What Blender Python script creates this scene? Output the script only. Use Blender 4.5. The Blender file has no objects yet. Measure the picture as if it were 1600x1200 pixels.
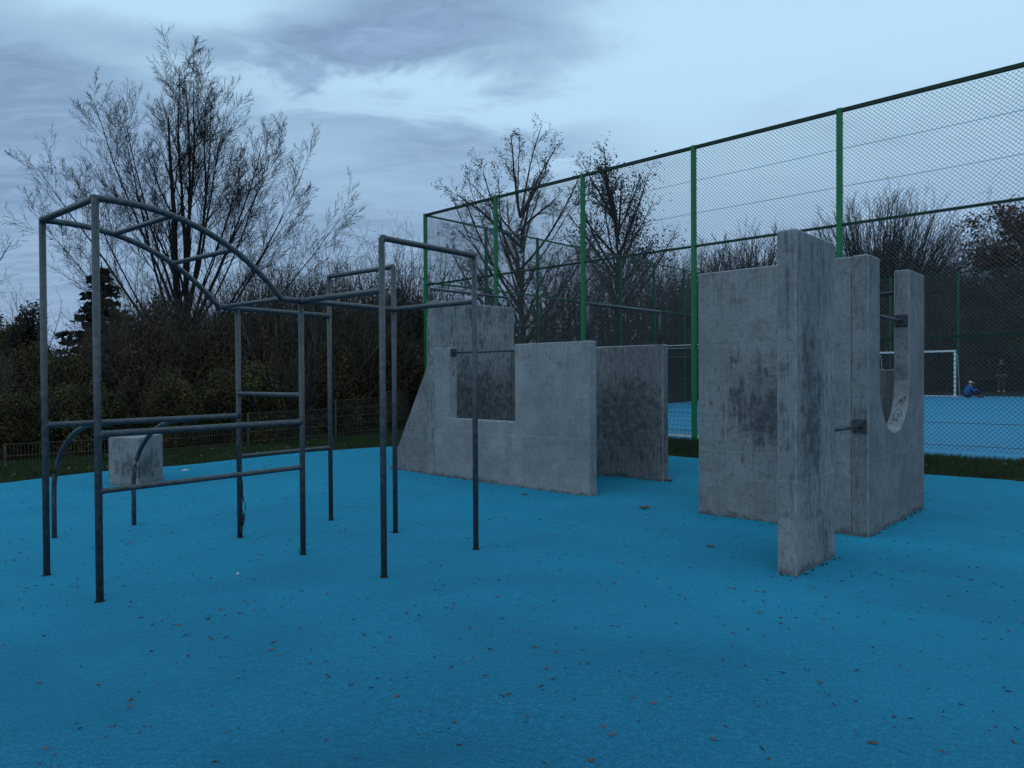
import bpy, bmesh, math, random
import numpy as np
from mathutils import Vector, Matrix, Euler

S = bpy.context.scene
COL = S.collection
R = math.radians
rnd = random.Random(7)

# ------------------------------------------------------------------ camera
cam_d = bpy.data.cameras.new('camera')
cam = bpy.data.objects.new('camera', cam_d)
COL.objects.link(cam)
cam_d.sensor_width = 36
cam_d.lens = 36 * 1091.844 / 1600
cam_d.clip_start = 0.05
cam_d.clip_end = 3000
cam.matrix_world = (Matrix.Translation((0, 0, 1.5)) @ Matrix.Rotation(math.pi / 2 - 0.0111, 4, 'X')
                    @ Matrix.Rotation(-0.0056, 4, 'Z'))
S.camera = cam

# ------------------------------------------------------------------ sky
SUN_EL, SUN_AZ = R(22), R(215)          # dim light behind the clouds, back left of the camera
world = bpy.data.worlds.new('World')
S.world = world
world.use_nodes = True
wt = world.node_tree
wt.nodes.clear()


class N:
    """tiny node helper"""
    def __init__(self, tree):
        self.t = tree

    def new(self, kind, **kw):
        n = self.t.nodes.new(kind)
        for k, v in kw.items():
            if k.startswith('i_'):
                key = k[2:]
                key = int(key) if key.isdigit() else key.replace('_', ' ')
                s = n.inputs[key]
                if isinstance(v, bpy.types.NodeSocket):
                    self.t.links.new(v, s)
                else:
                    s.default_value = v
            else:
                setattr(n, k, v)
        return n

    def math(self, op, a, b=None, clamp=False):
        n = self.new('ShaderNodeMath', operation=op, use_clamp=clamp)
        for i, v in enumerate((a, b)):
            if v is None:
                continue
            if isinstance(v, bpy.types.NodeSocket):
                self.t.links.new(v, n.inputs[i])
            else:
                n.inputs[i].default_value = v
        return n.outputs[0]

    def ramp(self, fac, lo, hi, a=0.0, b=1.0, smooth=True):
        n = self.new('ShaderNodeMapRange', interpolation_type='SMOOTHSTEP' if smooth else 'LINEAR')
        self.t.links.new(fac, n.inputs[0])
        for i, v in zip((1, 2, 3, 4), (lo, hi, a, b)):
            n.inputs[i].default_value = v
        return n.outputs[0]

    def mix(self, fac, a, b, blend='MIX'):
        n = self.new('ShaderNodeMix', data_type='RGBA', blend_type=blend)
        for i, v in ((0, fac), (6, a), (7, b)):
            if isinstance(v, bpy.types.NodeSocket):
                self.t.links.new(v, n.inputs[i])
            elif i == 0:
                n.inputs[i].default_value = v
            else:
                n.inputs[i].default_value = (v[0], v[1], v[2], 1)
        return n.outputs[2]

    def noise(self, vec, scale, detail=4, rough=0.55, dist=0.0):
        n = self.new('ShaderNodeTexNoise')
        self.t.links.new(vec, n.inputs['Vector'])
        n.inputs['Scale'].default_value = scale
        n.inputs['Detail'].default_value = detail
        n.inputs['Roughness'].default_value = rough
        n.inputs['Distortion'].default_value = dist
        return n.outputs[0]

    def mapping(self, vec, loc=(0, 0, 0), rot=(0, 0, 0), scale=(1, 1, 1)):
        n = self.new('ShaderNodeMapping')
        self.t.links.new(vec, n.inputs[0])
        n.inputs[1].default_value = loc
        n.inputs[2].default_value = rot
        n.inputs[3].default_value = scale
        return n.outputs[0]


w = N(wt)
tc = w.new('ShaderNodeTexCoord').outputs['Generated']
sky = w.new('ShaderNodeTexSky', sky_type='NISHITA')
sky.sun_disc = False
sky.sun_elevation = SUN_EL
sky.sun_rotation = SUN_AZ
sky.air_density = 1.6
sky.dust_density = 1.0
sep = w.new('ShaderNodeSeparateXYZ')
wt.links.new(tc, sep.inputs[0])
zc = w.math('MAXIMUM', sep.outputs[2], 0.0)
den = w.math('ADD', zc, 0.16)
cx = w.math('DIVIDE', sep.outputs[0], den)
cy = w.math('DIVIDE', sep.outputs[1], den)
cmb = w.new('ShaderNodeCombineXYZ')
wt.links.new(cx, cmb.inputs[0])
wt.links.new(cy, cmb.inputs[1])
plane = cmb.outputs[0]
big = w.noise(w.mapping(plane, (3.1, 1.7, 0.0), (0, 0, 0.25), (0.5, 0.95, 1)), 0.95, 3, 0.5, 0.5)
med = w.noise(w.mapping(plane, (7.3, 2.2, 4.0), (0, 0, 0.3), (0.8, 1.7, 1)), 2.1, 7, 0.58, 0.5)
fine = w.noise(w.mapping(plane, (1.3, 9.2, 2.0), (0, 0, 0.35), (1.0, 2.6, 1)), 5.5, 6, 0.6, 0.9)
c1 = w.math('ADD', w.math('ADD', w.math('MULTIPLY', big, 0.45), w.math('MULTIPLY', med, 0.35)), 0.10)
# cloud banks: azimuth, elevation, half width, half height (radians), weight; their edges are torn by the noise
az = w.math('ARCTAN2', sep.outputs[0], sep.outputs[1])
el = w.math('ARCSINE', sep.outputs[2])
wob = w.math('MULTIPLY', w.math('SUBTRACT', med, 0.5), 0.22)
wob2 = w.math('MULTIPLY', w.math('SUBTRACT', big, 0.5), 0.5)
total = None
for (a0, e0, ra, re, wt_) in [(-0.10, 0.47, 0.26, 0.075, 0.27), (-0.28, 0.42, 0.24, 0.040, 0.20), (-0.62, 0.33, 0.16, 0.060, 0.20), (-0.13, 0.325, 0.22, 0.055, 0.25),
                              (-0.58, 0.17, 0.38, 0.13, 0.25), (-0.20, 0.18, 0.28, 0.09, 0.18), (-0.50, 0.46, 0.16, 0.04, -0.18), (-0.20, 0.385, 0.24, 0.022, -0.22), (0.10, 0.40, 0.22, 0.05, -0.13), (0.36, 0.44, 0.34, 0.10, -0.15),
                              (0.35, 0.33, 0.16, 0.035, 0.08), (0.42, 0.20, 0.25, 0.05, 0.05), (-0.03, 0.27, 0.10, 0.02, -0.08),
                              (-2.2, 0.5, 0.7, 0.3, 0.10), (2.0, 0.45, 0.6, 0.25, 0.06), (3.0, 0.4, 0.5, 0.2, 0.08)]:
    da = w.math('DIVIDE', w.math('ADD', w.math('SUBTRACT', az, a0), wob2), ra)
    de = w.math('DIVIDE', w.math('ADD', w.math('SUBTRACT', el, e0), wob), re)
    q2 = w.math('ADD', w.math('MULTIPLY', da, da), w.math('MULTIPLY', de, de))
    gss = w.math('MULTIPLY', w.math('EXPONENT', w.math('MULTIPLY', q2, -1.0)), wt_)
    total = gss if total is None else w.math('ADD', total, gss)
c2 = w.math('ADD', c1, total)
c2 = w.math('ADD', c2, w.math('MULTIPLY', w.math('SUBTRACT', fine, 0.5), 0.09))
cover = w.ramp(c2, 0.41, 0.76)
tex = w.ramp(w.math('ADD', w.math('MULTIPLY', med, 0.5), w.math('MULTIPLY', fine, 0.5)), 0.36, 0.64)
clear_c = w.mix(w.ramp(zc, 0.05, 0.42), (3.1, 4.7, 7.4), (5.1, 7.7, 9.8))
cloud_c = w.mix(tex, (2.05, 3.30, 5.2), (3.00, 4.60, 6.9))
cl = w.mix(cover, clear_c, cloud_c)
col = w.mix(0.93, sky.outputs[0], cl)
bg = w.new('ShaderNodeBackground')
wt.links.new(col, bg.inputs[0])
bg.inputs[1].default_value = 0.1
out = w.new('ShaderNodeOutputWorld')
wt.links.new(bg.outputs[0], out.inputs[0])

sun_d = bpy.data.lights.new('sun', 'SUN')
sun_d.energy = 0.10
sun_d.angle = R(50)
sun_d.color = (1.0, 0.99, 0.98)
sun = bpy.data.objects.new('sun', sun_d)
COL.objects.link(sun)
sv = Vector((math.sin(SUN_AZ) * math.cos(SUN_EL), math.cos(SUN_AZ) * math.cos(SUN_EL), math.sin(SUN_EL)))
sun.rotation_euler = sv.to_track_quat('Z', 'Y').to_euler()

S.view_settings.view_transform = 'Standard'
S.view_settings.look = 'None'
S.view_settings.exposure = 0.0
S.view_settings.gamma = 1.0
S.view_settings.use_curve_mapping = False
S.render.engine = 'CYCLES'


# ------------------------------------------------------------------ materials
def material(name, build, rough=0.8, metal=0.0, spec=0.3):
    m = bpy.data.materials.new(name)
    m.use_nodes = True
    t = m.node_tree
    b = t.nodes['Principled BSDF']
    b.inputs['Roughness'].default_value = rough
    b.inputs['Metallic'].default_value = metal
    b.inputs['Specular IOR Level'].default_value = spec
    n = N(t)
    vec = n.new('ShaderNodeTexCoord').outputs['Object']
    build(n, b, vec)
    return m


def bump(n, b, height, strength, distance):
    bp = n.new('ShaderNodeBump')
    bp.inputs['Strength'].default_value = strength
    bp.inputs['Distance'].default_value = distance
    n.t.links.new(height, bp.inputs['Height'])
    n.t.links.new(bp.outputs[0], b.inputs['Normal'])
    return bp


def plain(c1, c2, scale=8.0, bstr=0.0, detail=4):
    def f(n, b, vec):
        k = n.noise(vec, scale, detail)
        n.t.links.new(n.mix(n.ramp(k, 0.3, 0.7), c1, c2), b.inputs['Base Color'])
        if bstr:
            bump(n, b, k, bstr, 0.01)
    return f


def m_rubber(n, b, vec):
    grain = n.noise(vec, 170, 3, 0.75)
    mot = n.noise(vec, 30, 6, 0.8)
    patch = n.noise(n.mapping(vec, scale=(0.6, 1, 1)), 0.75, 4, 0.55, 0.4)
    mid_ = n.noise(vec, 85, 4, 0.8)
    dash = n.noise(n.mapping(vec, rot=(0, 0, 0.3), scale=(5, 16, 1)), 1.4, 4, 0.65, 0.6)
    worn = n.noise(n.mapping(vec, (3, 7, 0), scale=(0.35, 0.5, 1)), 0.6, 3, 0.5, 0.3)
    lo_c, hi_c = (0.003, 0.040, 0.080), (0.024, 0.246, 0.400)
    c = n.mix(n.ramp(grain, 0.42, 0.58), (0.003, 0.052, 0.100), (0.022, 0.222, 0.368))
    c = n.mix(n.math('MULTIPLY', n.ramp(mid_, 0.47, 0.55), 0.66), c, lo_c)
    c = n.mix(n.math('MULTIPLY', n.ramp(mot, 0.50, 0.58), 0.42), c, lo_c)
    c = n.mix(n.math('MULTIPLY', n.ramp(mot, 0.46, 0.38), 0.30), c, hi_c)
    c = n.mix(n.math('MULTIPLY', n.ramp(dash, 0.58, 0.68), 0.65), c, (0.004, 0.040, 0.075))
    c = n.mix(n.math('MULTIPLY', n.ramp(patch, 0.46, 0.60), 0.45), c, lo_c)  # soft shading of the dents, painted as broad darker patches
    c = n.mix(n.math('MULTIPLY', n.ramp(worn, 0.50, 0.62), 0.16), c, hi_c)
    n.t.links.new(c, b.inputs['Base Color'])
    b.inputs['Sheen Weight'].default_value = 1.0
    b.inputs['Sheen Roughness'].default_value = 0.40
    b.inputs['Sheen Tint'].default_value = (0.05, 0.70, 1.0, 1)
    h = n.math('ADD', n.math('MULTIPLY', grain, 0.4), n.math('MULTIPLY', mot, 1.2))
    bump(n, b, h, 0.75, 0.006)


def concrete(name, seed, stain=0.4, streak=0.4, zone=None, tone=1.0, seam=0.70, top=2.0):
    """zone: (x, y, z, rx, ry, rz) centre and size of a big damp stain in the wall's own space"""
    def f(n, b, vec):
        off = n.mapping(vec, (seed * 3.7, seed * 1.3, seed * 2.1))
        base = n.noise(off, 1.6, 5, 0.6)
        cloudy = n.noise(off, 5.0, 6, 0.65, 0.3)
        pores = n.noise(off, 55, 3, 0.7)
        board = n.noise(n.mapping(off, scale=(9, 9, 0.35)), 3.0, 4, 0.6)
        strk = n.noise(n.mapping(off, scale=(14, 14, 0.9)), 2.2, 5, 0.62, 0.2)
        hor = n.noise(n.mapping(off, scale=(1.2, 1.2, 22)), 2.0, 4, 0.6)
        light = tuple(v * tone for v in (0.315, 0.325, 0.325))
        mid = tuple(v * tone for v in (0.215, 0.225, 0.225))
        dark = (0.062, 0.070, 0.072)
        c = n.mix(n.ramp(base, 0.3, 0.7), mid, light)
        c = n.mix(n.math('MULTIPLY', n.ramp(cloudy, 0.42, 0.72), 0.45), c, mid)
        c = n.mix(n.math('MULTIPLY', n.ramp(board, 0.45, 0.75), 0.18), c, tuple(v * 0.8 for v in mid))
        c = n.mix(n.math('MULTIPLY', n.ramp(hor, 0.54, 0.68), 0.16), c, dark)
        s1 = n.ramp(n.math('ADD', n.math('MULTIPLY', strk, 0.65), n.math('MULTIPLY', cloudy, 0.35)), 0.52, 0.61)
        c = n.mix(n.math('MULTIPLY', s1, streak), c, dark)
        s2 = n.ramp(n.math('ADD', n.math('MULTIPLY', base, 0.45), n.math('MULTIPLY', cloudy, 0.55)), 0.50, 0.68)
        c = n.mix(n.math('MULTIPLY', s2, stain * 0.8), c, dark)
        if zone:
            mp = n.new('ShaderNodeMapping')
            n.t.links.new(vec, mp.inputs[0])
            for i in range(3):
                mp.inputs[3].default_value[i] = 1 / zone[3 + i]
                mp.inputs[1].default_value[i] = -zone[i] / zone[3 + i]
            ln = n.new('ShaderNodeVectorMath', operation='LENGTH')
            n.t.links.new(mp.outputs[0], ln.inputs[0])
            z = n.math('ADD', ln.outputs['Value'], n.math('MULTIPLY', n.math('SUBTRACT', cloudy, 0.5), 3.2))
            z = n.math('ADD', z, n.math('MULTIPLY', n.math('SUBTRACT', strk, 0.5), 2.4))
            c = n.mix(n.math('MULTIPLY', n.math('MULTIPLY', n.ramp(z, 0.35, 1.05, 1, 0), n.ramp(n.noise(off, 9, 6, 0.7, 0.4), 0.36, 0.58, 0.45, 1.0)), 0.82), c, (0.045, 0.052, 0.055))
        sp = n.new('ShaderNodeSeparateXYZ')
        n.t.links.new(vec, sp.inputs[0])
        # thin drip lines under the coping edge
        drip = n.noise(n.mapping(off, scale=(1, 1, 0.05)), 46, 3, 0.7)
        dl = n.math('ADD', sp.outputs[2], n.math('MULTIPLY', n.math('SUBTRACT', cloudy, 0.5), 0.9))
        dm = n.math('MULTIPLY', n.ramp(drip, 0.50, 0.60), n.ramp(dl, top - 0.55, top - 0.02, 0, 1))
        c = n.mix(n.math('MULTIPLY', dm, 0.30 + 0.5 * streak), c, dark)
        # grime at the foot
        foot = n.math('ADD', sp.outputs[2], n.math('MULTIPLY', n.math('SUBTRACT', cloudy, 0.5), 0.25))
        c = n.mix(n.ramp(foot, 0.0, 0.05, 0.6, 0), c, (0.045, 0.052, 0.055))
        speck = n.ramp(pores, 0.61, 0.66)
        c = n.mix(n.math('MULTIPLY', speck, 0.65), c, (0.035, 0.038, 0.04))
        pit = n.noise(n.mapping(off, scale=(1, 1, 0.55)), 26, 4, 0.75, 0.4)
        c = n.mix(n.math('MULTIPLY', n.ramp(pit, 0.555, 0.62), min(0.62, 0.10 + 0.5 * max(stain, streak))), c, (0.040, 0.046, 0.05))
        pale = n.noise(off, 13, 5, 0.7, 0.5)
        c = n.mix(n.math('MULTIPLY', n.ramp(pale, 0.53, 0.66), 0.22), c, (0.42, 0.43, 0.43))
        n.t.links.new(c, b.inputs['Base Color'])
        # casting joint: the lower lift stands a hair proud
        jz = n.math('ADD', sp.outputs[2], n.math('MULTIPLY', n.math('SUBTRACT', base, 0.5), 0.03))
        st = n.ramp(jz, seam - 0.006, seam + 0.006, 1, 0)
        h = n.math('ADD', n.math('MULTIPLY', pores, 0.25), n.math('MULTIPLY', st, 1.2))
        h = n.math('ADD', h, n.math('MULTIPLY', board, 0.5))
        bump(n, b, h, 0.6, 0.006)
    return material(name, f, 0.82, 0, 0.25)


def m_steel(n, b, vec):
    k = n.noise(vec, 26, 5, 0.65)
    k2 = n.noise(n.mapping(vec, scale=(1, 1, 0.4)), 5, 4, 0.6)
    c = n.mix(n.ramp(k, 0.35, 0.7), (0.050, 0.060, 0.064), (0.105, 0.118, 0.122))
    c = n.mix(n.math('MULTIPLY', n.ramp(k2, 0.5, 0.75), 0.4), c, (0.042, 0.046, 0.047))
    n.t.links.new(c, b.inputs['Base Color'])
    n.t.links.new(n.ramp(k, 0.3, 0.7, 0.36, 0.55), b.inputs['Roughness'])
    bump(n, b, k, 0.15, 0.002)


M = {}
M['rubber'] = material('blue_rubber', m_rubber, 0.85, 0, 0.25)
M['pitch'] = material('blue_pitch_rubber', plain((0.022, 0.24, 0.40), (0.036, 0.30, 0.49), 22), 0.75, 0, 0.35)
M['steel'] = material('galvanised_steel', m_steel, 0.45, 0.3, 0.5)
M['steel_wire'] = material('fence_wire', plain((0.055, 0.06, 0.06), (0.10, 0.105, 0.105), 30), 0.5, 0.2, 0.4)
M['plate'] = material('dark_steel', plain((0.045, 0.05, 0.052), (0.09, 0.095, 0.1), 30), 0.5, 0.4, 0.5)
M['green'] = material('green_paint', plain((0.006, 0.15, 0.045), (0.010, 0.20, 0.062), 14), 0.45, 0, 0.4)
M['midgreen'] = material('veiled_green_paint', plain((0.006, 0.085, 0.034), (0.010, 0.12, 0.05), 14), 0.6, 0, 0.3)  # same green paint, darkened to imitate dimming by the mesh in front
M['dkgreen'] = material('backlit_green_paint', plain((0.004, 0.030, 0.014), (0.006, 0.045, 0.02), 14), 0.5, 0, 0.3)  # the rails' backlit darkness is put into this colour
M['white'] = material('white_paint', plain((0.70, 0.71, 0.71), (0.8, 0.8, 0.8), 10), 0.5)
M['net'] = material('dark_net', plain((0.02, 0.02, 0.022), (0.035, 0.035, 0.04), 10), 0.8)
M['mat_wire'] = material('brown_fence_wire', plain((0.065, 0.058, 0.045), (0.11, 0.095, 0.072), 30), 0.6, 0.2)
M['bark'] = material('bark', plain((0.014, 0.012, 0.011), (0.034, 0.029, 0.026), 9, 0.4), 0.9)
M['bark2'] = material('grey_bark', plain((0.030, 0.028, 0.028), (0.065, 0.058, 0.056), 9, 0.4), 0.9)
M['twig'] = material('twig_bark', plain((0.012, 0.010, 0.010), (0.030, 0.025, 0.023), 5), 0.9)
M['olive'] = material('olive_leaf', plain((0.015, 0.014, 0.005), (0.105, 0.085, 0.022), 1.3, 0, 6), 0.7)
M['brownleaf'] = material('brown_leaf', plain((0.016, 0.011, 0.007), (0.100, 0.066, 0.038), 1.1, 0, 7), 0.7)
M['witherleaf'] = material('withered_leaf', plain((0.012, 0.008, 0.006), (0.05, 0.032, 0.022), 1.5, 0, 6), 0.7)
M['bramble'] = material('bramble_stem', plain((0.028, 0.022, 0.018), (0.120, 0.092, 0.070), 3.5, 0, 5), 0.9)
M['ivy'] = material('ivy_leaf', plain((0.005, 0.006, 0.004), (0.018, 0.020, 0.009), 2.0, 0, 6), 0.5)
M['yellowleaf'] = material('yellow_leaf', plain((0.035, 0.035, 0.006), (0.13, 0.105, 0.018), 0.9, 0, 5), 0.7)
M['rustleaf'] = material('rust_leaf', plain((0.035, 0.018, 0.008), (0.11, 0.05, 0.018), 0.9, 0, 5), 0.7)
M['needle'] = material('needles', plain((0.008, 0.013, 0.009), (0.022, 0.030, 0.020), 2.0, 0, 5), 0.7)
M['grass'] = material('grass_blade', plain((0.014, 0.034, 0.008), (0.046, 0.075, 0.017), 1.6, 0, 5), 0.7)
M['soil'] = material('grassy_soil', plain((0.007, 0.012, 0.005), (0.020, 0.026, 0.010), 1.7, 0.5, 7), 0.95)
M['asphalt'] = material('asphalt', plain((0.045, 0.046, 0.046), (0.08, 0.08, 0.078), 60, 0.4), 0.9)
M['litter'] = material('dry_litter', plain((0.040, 0.024, 0.022), (0.16, 0.095, 0.080), 7, 0, 2), 0.8)
M['litterdark'] = material('dark_litter', plain((0.012, 0.012, 0.014), (0.04, 0.03, 0.028), 7, 0, 2), 0.8)
M['leaf'] = material('fallen_leaf_brown', plain((0.09, 0.045, 0.022), (0.22, 0.12, 0.06), 25), 0.7)
M['rope'] = material('black_rubber_cord', plain((0.006, 0.006, 0.007), (0.014, 0.014, 0.015), 20), 0.5)
M['paper'] = material('paper', plain((0.6, 0.62, 0.62), (0.75, 0.76, 0.76), 20), 0.8)
M['ink'] = material('marker_ink', plain((0.010, 0.012, 0.02), (0.02, 0.022, 0.03), 20), 0.5)
M['chalk'] = material('chalk', plain((0.20, 0.205, 0.21), (0.27, 0.275, 0.28), 60), 0.9)
M['skin'] = material('skin', plain((0.30, 0.17, 0.12), (0.36, 0.21, 0.15), 10), 0.6)
M['bluejacket'] = material('blue_jacket', plain((0.01, 0.09, 0.30), (0.02, 0.15, 0.42), 10), 0.7)
M['navy'] = material('navy_cloth', plain((0.006, 0.012, 0.03), (0.012, 0.02, 0.05), 10), 0.8)
M['black'] = material('black_cloth', plain((0.004, 0.004, 0.005), (0.01, 0.01, 0.012), 10), 0.8)
M['jeans'] = material('grey_jeans', plain((0.035, 0.045, 0.06), (0.06, 0.075, 0.09), 10), 0.8)
M['whitecloth'] = material('white_cloth', plain((0.6, 0.6, 0.6), (0.75, 0.75, 0.75), 10), 0.8)
M['hair'] = material('dark_hair', plain((0.008, 0.006, 0.005), (0.02, 0.015, 0.01), 10), 0.6)

C_A = concrete('concrete_front', 1, 0.14, 0.14, None, 1.12, top=1.935)
C_BUT = concrete('concrete_buttress', 2, 0.30, 0.45, None, 0.86)
C_SIDE = concrete('concrete_side', 3, 0.25, 0.85, (0.0, 0.85, 1.0, 0.6, 0.95, 0.95), 1.05, top=2.665)
C_C = concrete('concrete_back', 4, 0.35, 0.55, (2.30, 1.71, 0.85, 1.0, 1.0, 0.80), 0.80, top=1.94)
C_B = concrete('concrete_b_front', 5, 0.38, 0.20, (0.85, 0.0, 1.15, 0.62, 0.8, 0.62), 1.0, top=2.6)
C_T = concrete('concrete_tall', 6, 0.45, 0.60, (1.68, -1.38, 1.25, 0.6, 0.28, 0.80), 0.98, top=2.585)
C_R = concrete('concrete_right', 7, 0.26, 0.42, None, 0.82, top=2.6)
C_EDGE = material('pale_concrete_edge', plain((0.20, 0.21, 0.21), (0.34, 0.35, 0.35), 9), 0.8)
C_SLOT = material('smoothed_concrete', plain((0.21, 0.22, 0.22), (0.31, 0.32, 0.32), 9), 0.8)
C_BL = concrete('concrete_block', 8, 0.35, 0.40, (0.3, -0.2, 0.25, 0.5, 0.5, 0.22), 1.12, seam=-5)


# ------------------------------------------------------------------ object helpers
def tag(o, label=None, cat=None, group=None, kind=None):
    if label: o['label'] = label
    if cat: o['category'] = cat
    if group: o['group'] = group
    if kind: o['kind'] = kind
    return o


def empty(name, loc, rz=0.0, label=None, cat=None, group=None):
    o = bpy.data.objects.new(name, None)
    o.empty_display_size = 0.2
    COL.objects.link(o)
    o.location = loc
    o.rotation_euler = (0, 0, rz)
    return tag(o, label, cat, group)


def link_mesh(name, me, mat, parent=None, smooth=False):
    o = bpy.data.objects.new(name, me)
    COL.objects.link(o)
    if mat is not None and not me.materials:
        me.materials.append(mat)
    if parent is not None:
        o.parent = parent
    if smooth:
        me.polygons.foreach_set('use_smooth', [True] * len(me.polygons))
    return o


def from_bm(name, bm, mat, parent=None, smooth=False):
    bmesh.ops.recalc_face_normals(bm, faces=bm.faces)
    me = bpy.data.meshes.new(name)
    bm.to_mesh(me)
    bm.free()
    return link_mesh(name, me, mat, parent, smooth)


def from_np(name, V, F, mat, parent=None, smooth=False):
    """V: n x 3, F: m x k (all faces with the same corner count)"""
    V = np.asarray(V, dtype=np.float32)
    F = np.asarray(F, dtype=np.int32)
    k = F.shape[1]
    me = bpy.data.meshes.new(name)
    me.vertices.add(len(V))
    me.vertices.foreach_set('co', V.ravel())
    me.loops.add(F.size)
    me.loops.foreach_set('vertex_index', F.ravel())
    me.polygons.add(len(F))
    me.polygons.foreach_set('loop_start', np.arange(0, F.size, k, dtype=np.int32))
    me.update(calc_edges=True)
    return link_mesh(name, me, mat, parent, smooth)


class Tubes:
    def __init__(self):
        self.v = []
        self.f = []

    def path(self, pts, rad, n=6, cap=False):
        m = len(pts)
        base = len(self.v)
        for i in range(m):
            a = pts[max(i - 1, 0)]
            b = pts[min(i + 1, m - 1)]
            tx, ty, tz = b[0] - a[0], b[1] - a[1], b[2] - a[2]
            l = math.sqrt(tx * tx + ty * ty + tz * tz) or 1
            tx, ty, tz = tx / l, ty / l, tz / l
            if abs(tz) < 0.9:
                ux, uy, uz = ty, -tx, 0.0
            else:
                ux, uy, uz = 0.0, tz, -ty
            l = math.sqrt(ux * ux + uy * uy + uz * uz) or 1
            ux, uy, uz = ux / l, uy / l, uz / l
            wx, wy, wz = ty * uz - tz * uy, tz * ux - tx * uz, tx * uy - ty * ux
            r = rad[i] if hasattr(rad, '__len__') else rad
            p = pts[i]
            for k in range(n):
                c, s = CS[n][k]
                c *= r
                s *= r
                self.v.append((p[0] + c * ux + s * wx, p[1] + c * uy + s * wy, p[2] + c * uz + s * wz))
        for i in range(m - 1):
            for k in range(n):
                k2 = (k + 1) % n
                self.f.append((base + i * n + k, base + i * n + k2, base + (i + 1) * n + k2, base + (i + 1) * n + k))
        if cap:
            for i, rev in ((0, True), (m - 1, False)):
                ring = [base + i * n + k for k in range(n)]
                c = len(self.v)
                self.v.append(tuple(pts[i]))
                for k in range(n):
                    a, b = ring[k], ring[(k + 1) % n]
                    self.f.append((b, a, c, c) if rev else (a, b, c, c))

    def build(self, name, mat, parent=None, smooth=True):
        if any(len(set(f)) < 4 for f in self.f[-40:]) or any(f[2] == f[3] for f in self.f):
            me = bpy.data.meshes.new(name)
            me.from_pydata(self.v, [], [f if f[2] != f[3] else f[:3] for f in self.f])
            return link_mesh(name, me, mat, parent, smooth)
        return from_np(name, self.v, self.f, mat, parent, smooth)


CS = {n: [(math.cos(2 * math.pi * k / n), math.sin(2 * math.pi * k / n)) for k in range(n)] for n in range(3, 17)}


def tube(name, pts, r, mat, parent, n=12, cap=True):
    t = Tubes()
    t.path([tuple(p) for p in pts], r, n, cap)
    return t.build(name, mat, parent)


def box_bm(bm, x0, x1, y0, y1, z0, z1):
    vs = [bm.verts.new(p) for p in ((x0, y0, z0), (x1, y0, z0), (x1, y1, z0), (x0, y1, z0),
                                    (x0, y0, z1), (x1, y0, z1), (x1, y1, z1), (x0, y1, z1))]
    for f in ((0, 3, 2, 1), (4, 5, 6, 7), (0, 1, 5, 4), (1, 2, 6, 5), (2, 3, 7, 6), (3, 0, 4, 7)):
        bm.faces.new([vs[i] for i in f])


def box(name, x0, x1, y0, y1, z0, z1, mat, parent, bevel=0.0):
    bm = bmesh.new()
    box_bm(bm, x0, x1, y0, y1, z0, z1)
    if bevel:
        bmesh.ops.bevel(bm, geom=bm.edges[:], offset=bevel, segments=2, affect='EDGES', profile=0.6)
    return from_bm(name, bm, mat, parent)


def slab(name, outline, axis, a0, a1, mat, parent, bevel=0.011):
    """outline: (along, z) polygon extruded through the wall's thickness a0..a1.
    axis 'x': wall runs along local x (thickness in y); axis 'y': the other way round."""
    bm = bmesh.new()
    P = (lambda u, a, z: (u, a, z)) if axis == 'x' else (lambda u, a, z: (a, u, z))
    v0 = [bm.verts.new(P(u, a0, z)) for u, z in outline]
    v1 = [bm.verts.new(P(u, a1, z)) for u, z in outline]
    f0 = bm.faces.new(v0)
    f1 = bm.faces.new(list(reversed(v1)))
    k = len(outline)
    for i in range(k):
        j = (i + 1) % k
        bm.faces.new((v0[j], v0[i], v1[i], v1[j]))
    bmesh.ops.recalc_face_normals(bm, faces=bm.faces)
    bm.normal_update()
    ed = [e for e in bm.edges if e.calc_face_angle(0) > R(25)]
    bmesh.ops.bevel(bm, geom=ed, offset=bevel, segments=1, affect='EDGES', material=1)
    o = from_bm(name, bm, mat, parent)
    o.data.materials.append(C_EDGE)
    return o


def bracket(parent, name, c, nx, ny, size=0.11, mat=None):
    """square plate with four bolts, facing (nx, ny) in the parent's space"""
    bm = bmesh.new()
    h = size / 2
    th = 0.010
    if abs(nx) > abs(ny):
        x0, x1 = sorted((c[0], c[0] + math.copysign(th, nx)))
        box_bm(bm, x0, x1, c[1] - h, c[1] + h, c[2] - h, c[2] + h)
    else:
        y0, y1 = sorted((c[1], c[1] + math.copysign(th, ny)))
        box_bm(bm, c[0] - h, c[0] + h, y0, y1, c[2] - h, c[2] + h)
    p = from_bm(name, bm, mat or M['plate'], parent)
    for a in (-1, 1):
        for b in (-1, 1):
            q = h * 0.68
            if abs(nx) > abs(ny):
                s = (c[0] + nx * 0.008, c[1] + a * q, c[2] + b * q)
                e = (c[0] + nx * 0.026, c[1] + a * q, c[2] + b * q)
            else:
                s = (c[0] + a * q, c[1] + ny * 0.008, c[2] + b * q)
                e = (c[0] + a * q, c[1] + ny * 0.026, c[2] + b * q)
            tube('bolt', [s, e], 0.009, M['plate'], p, 6)
    return p


# ------------------------------------------------------------------ layout constants (metres)
PHI = 0.7553                                   # walls and ball fence share this direction
D = (math.cos(PHI), -math.sin(PHI))
E = (math.sin(PHI), math.cos(PHI))


def xy(s, t):
    return (s * D[0] + t * E[0], s * D[1] + t * E[1])


def to_st(x, y):
    return (x * D[0] + y * D[1], x * E[0] + y * E[1])


FENCE_T = 12.92
FENCE_S = -15.54
BAY = 2.826
FAR_T = FENCE_T + 24.4

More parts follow.
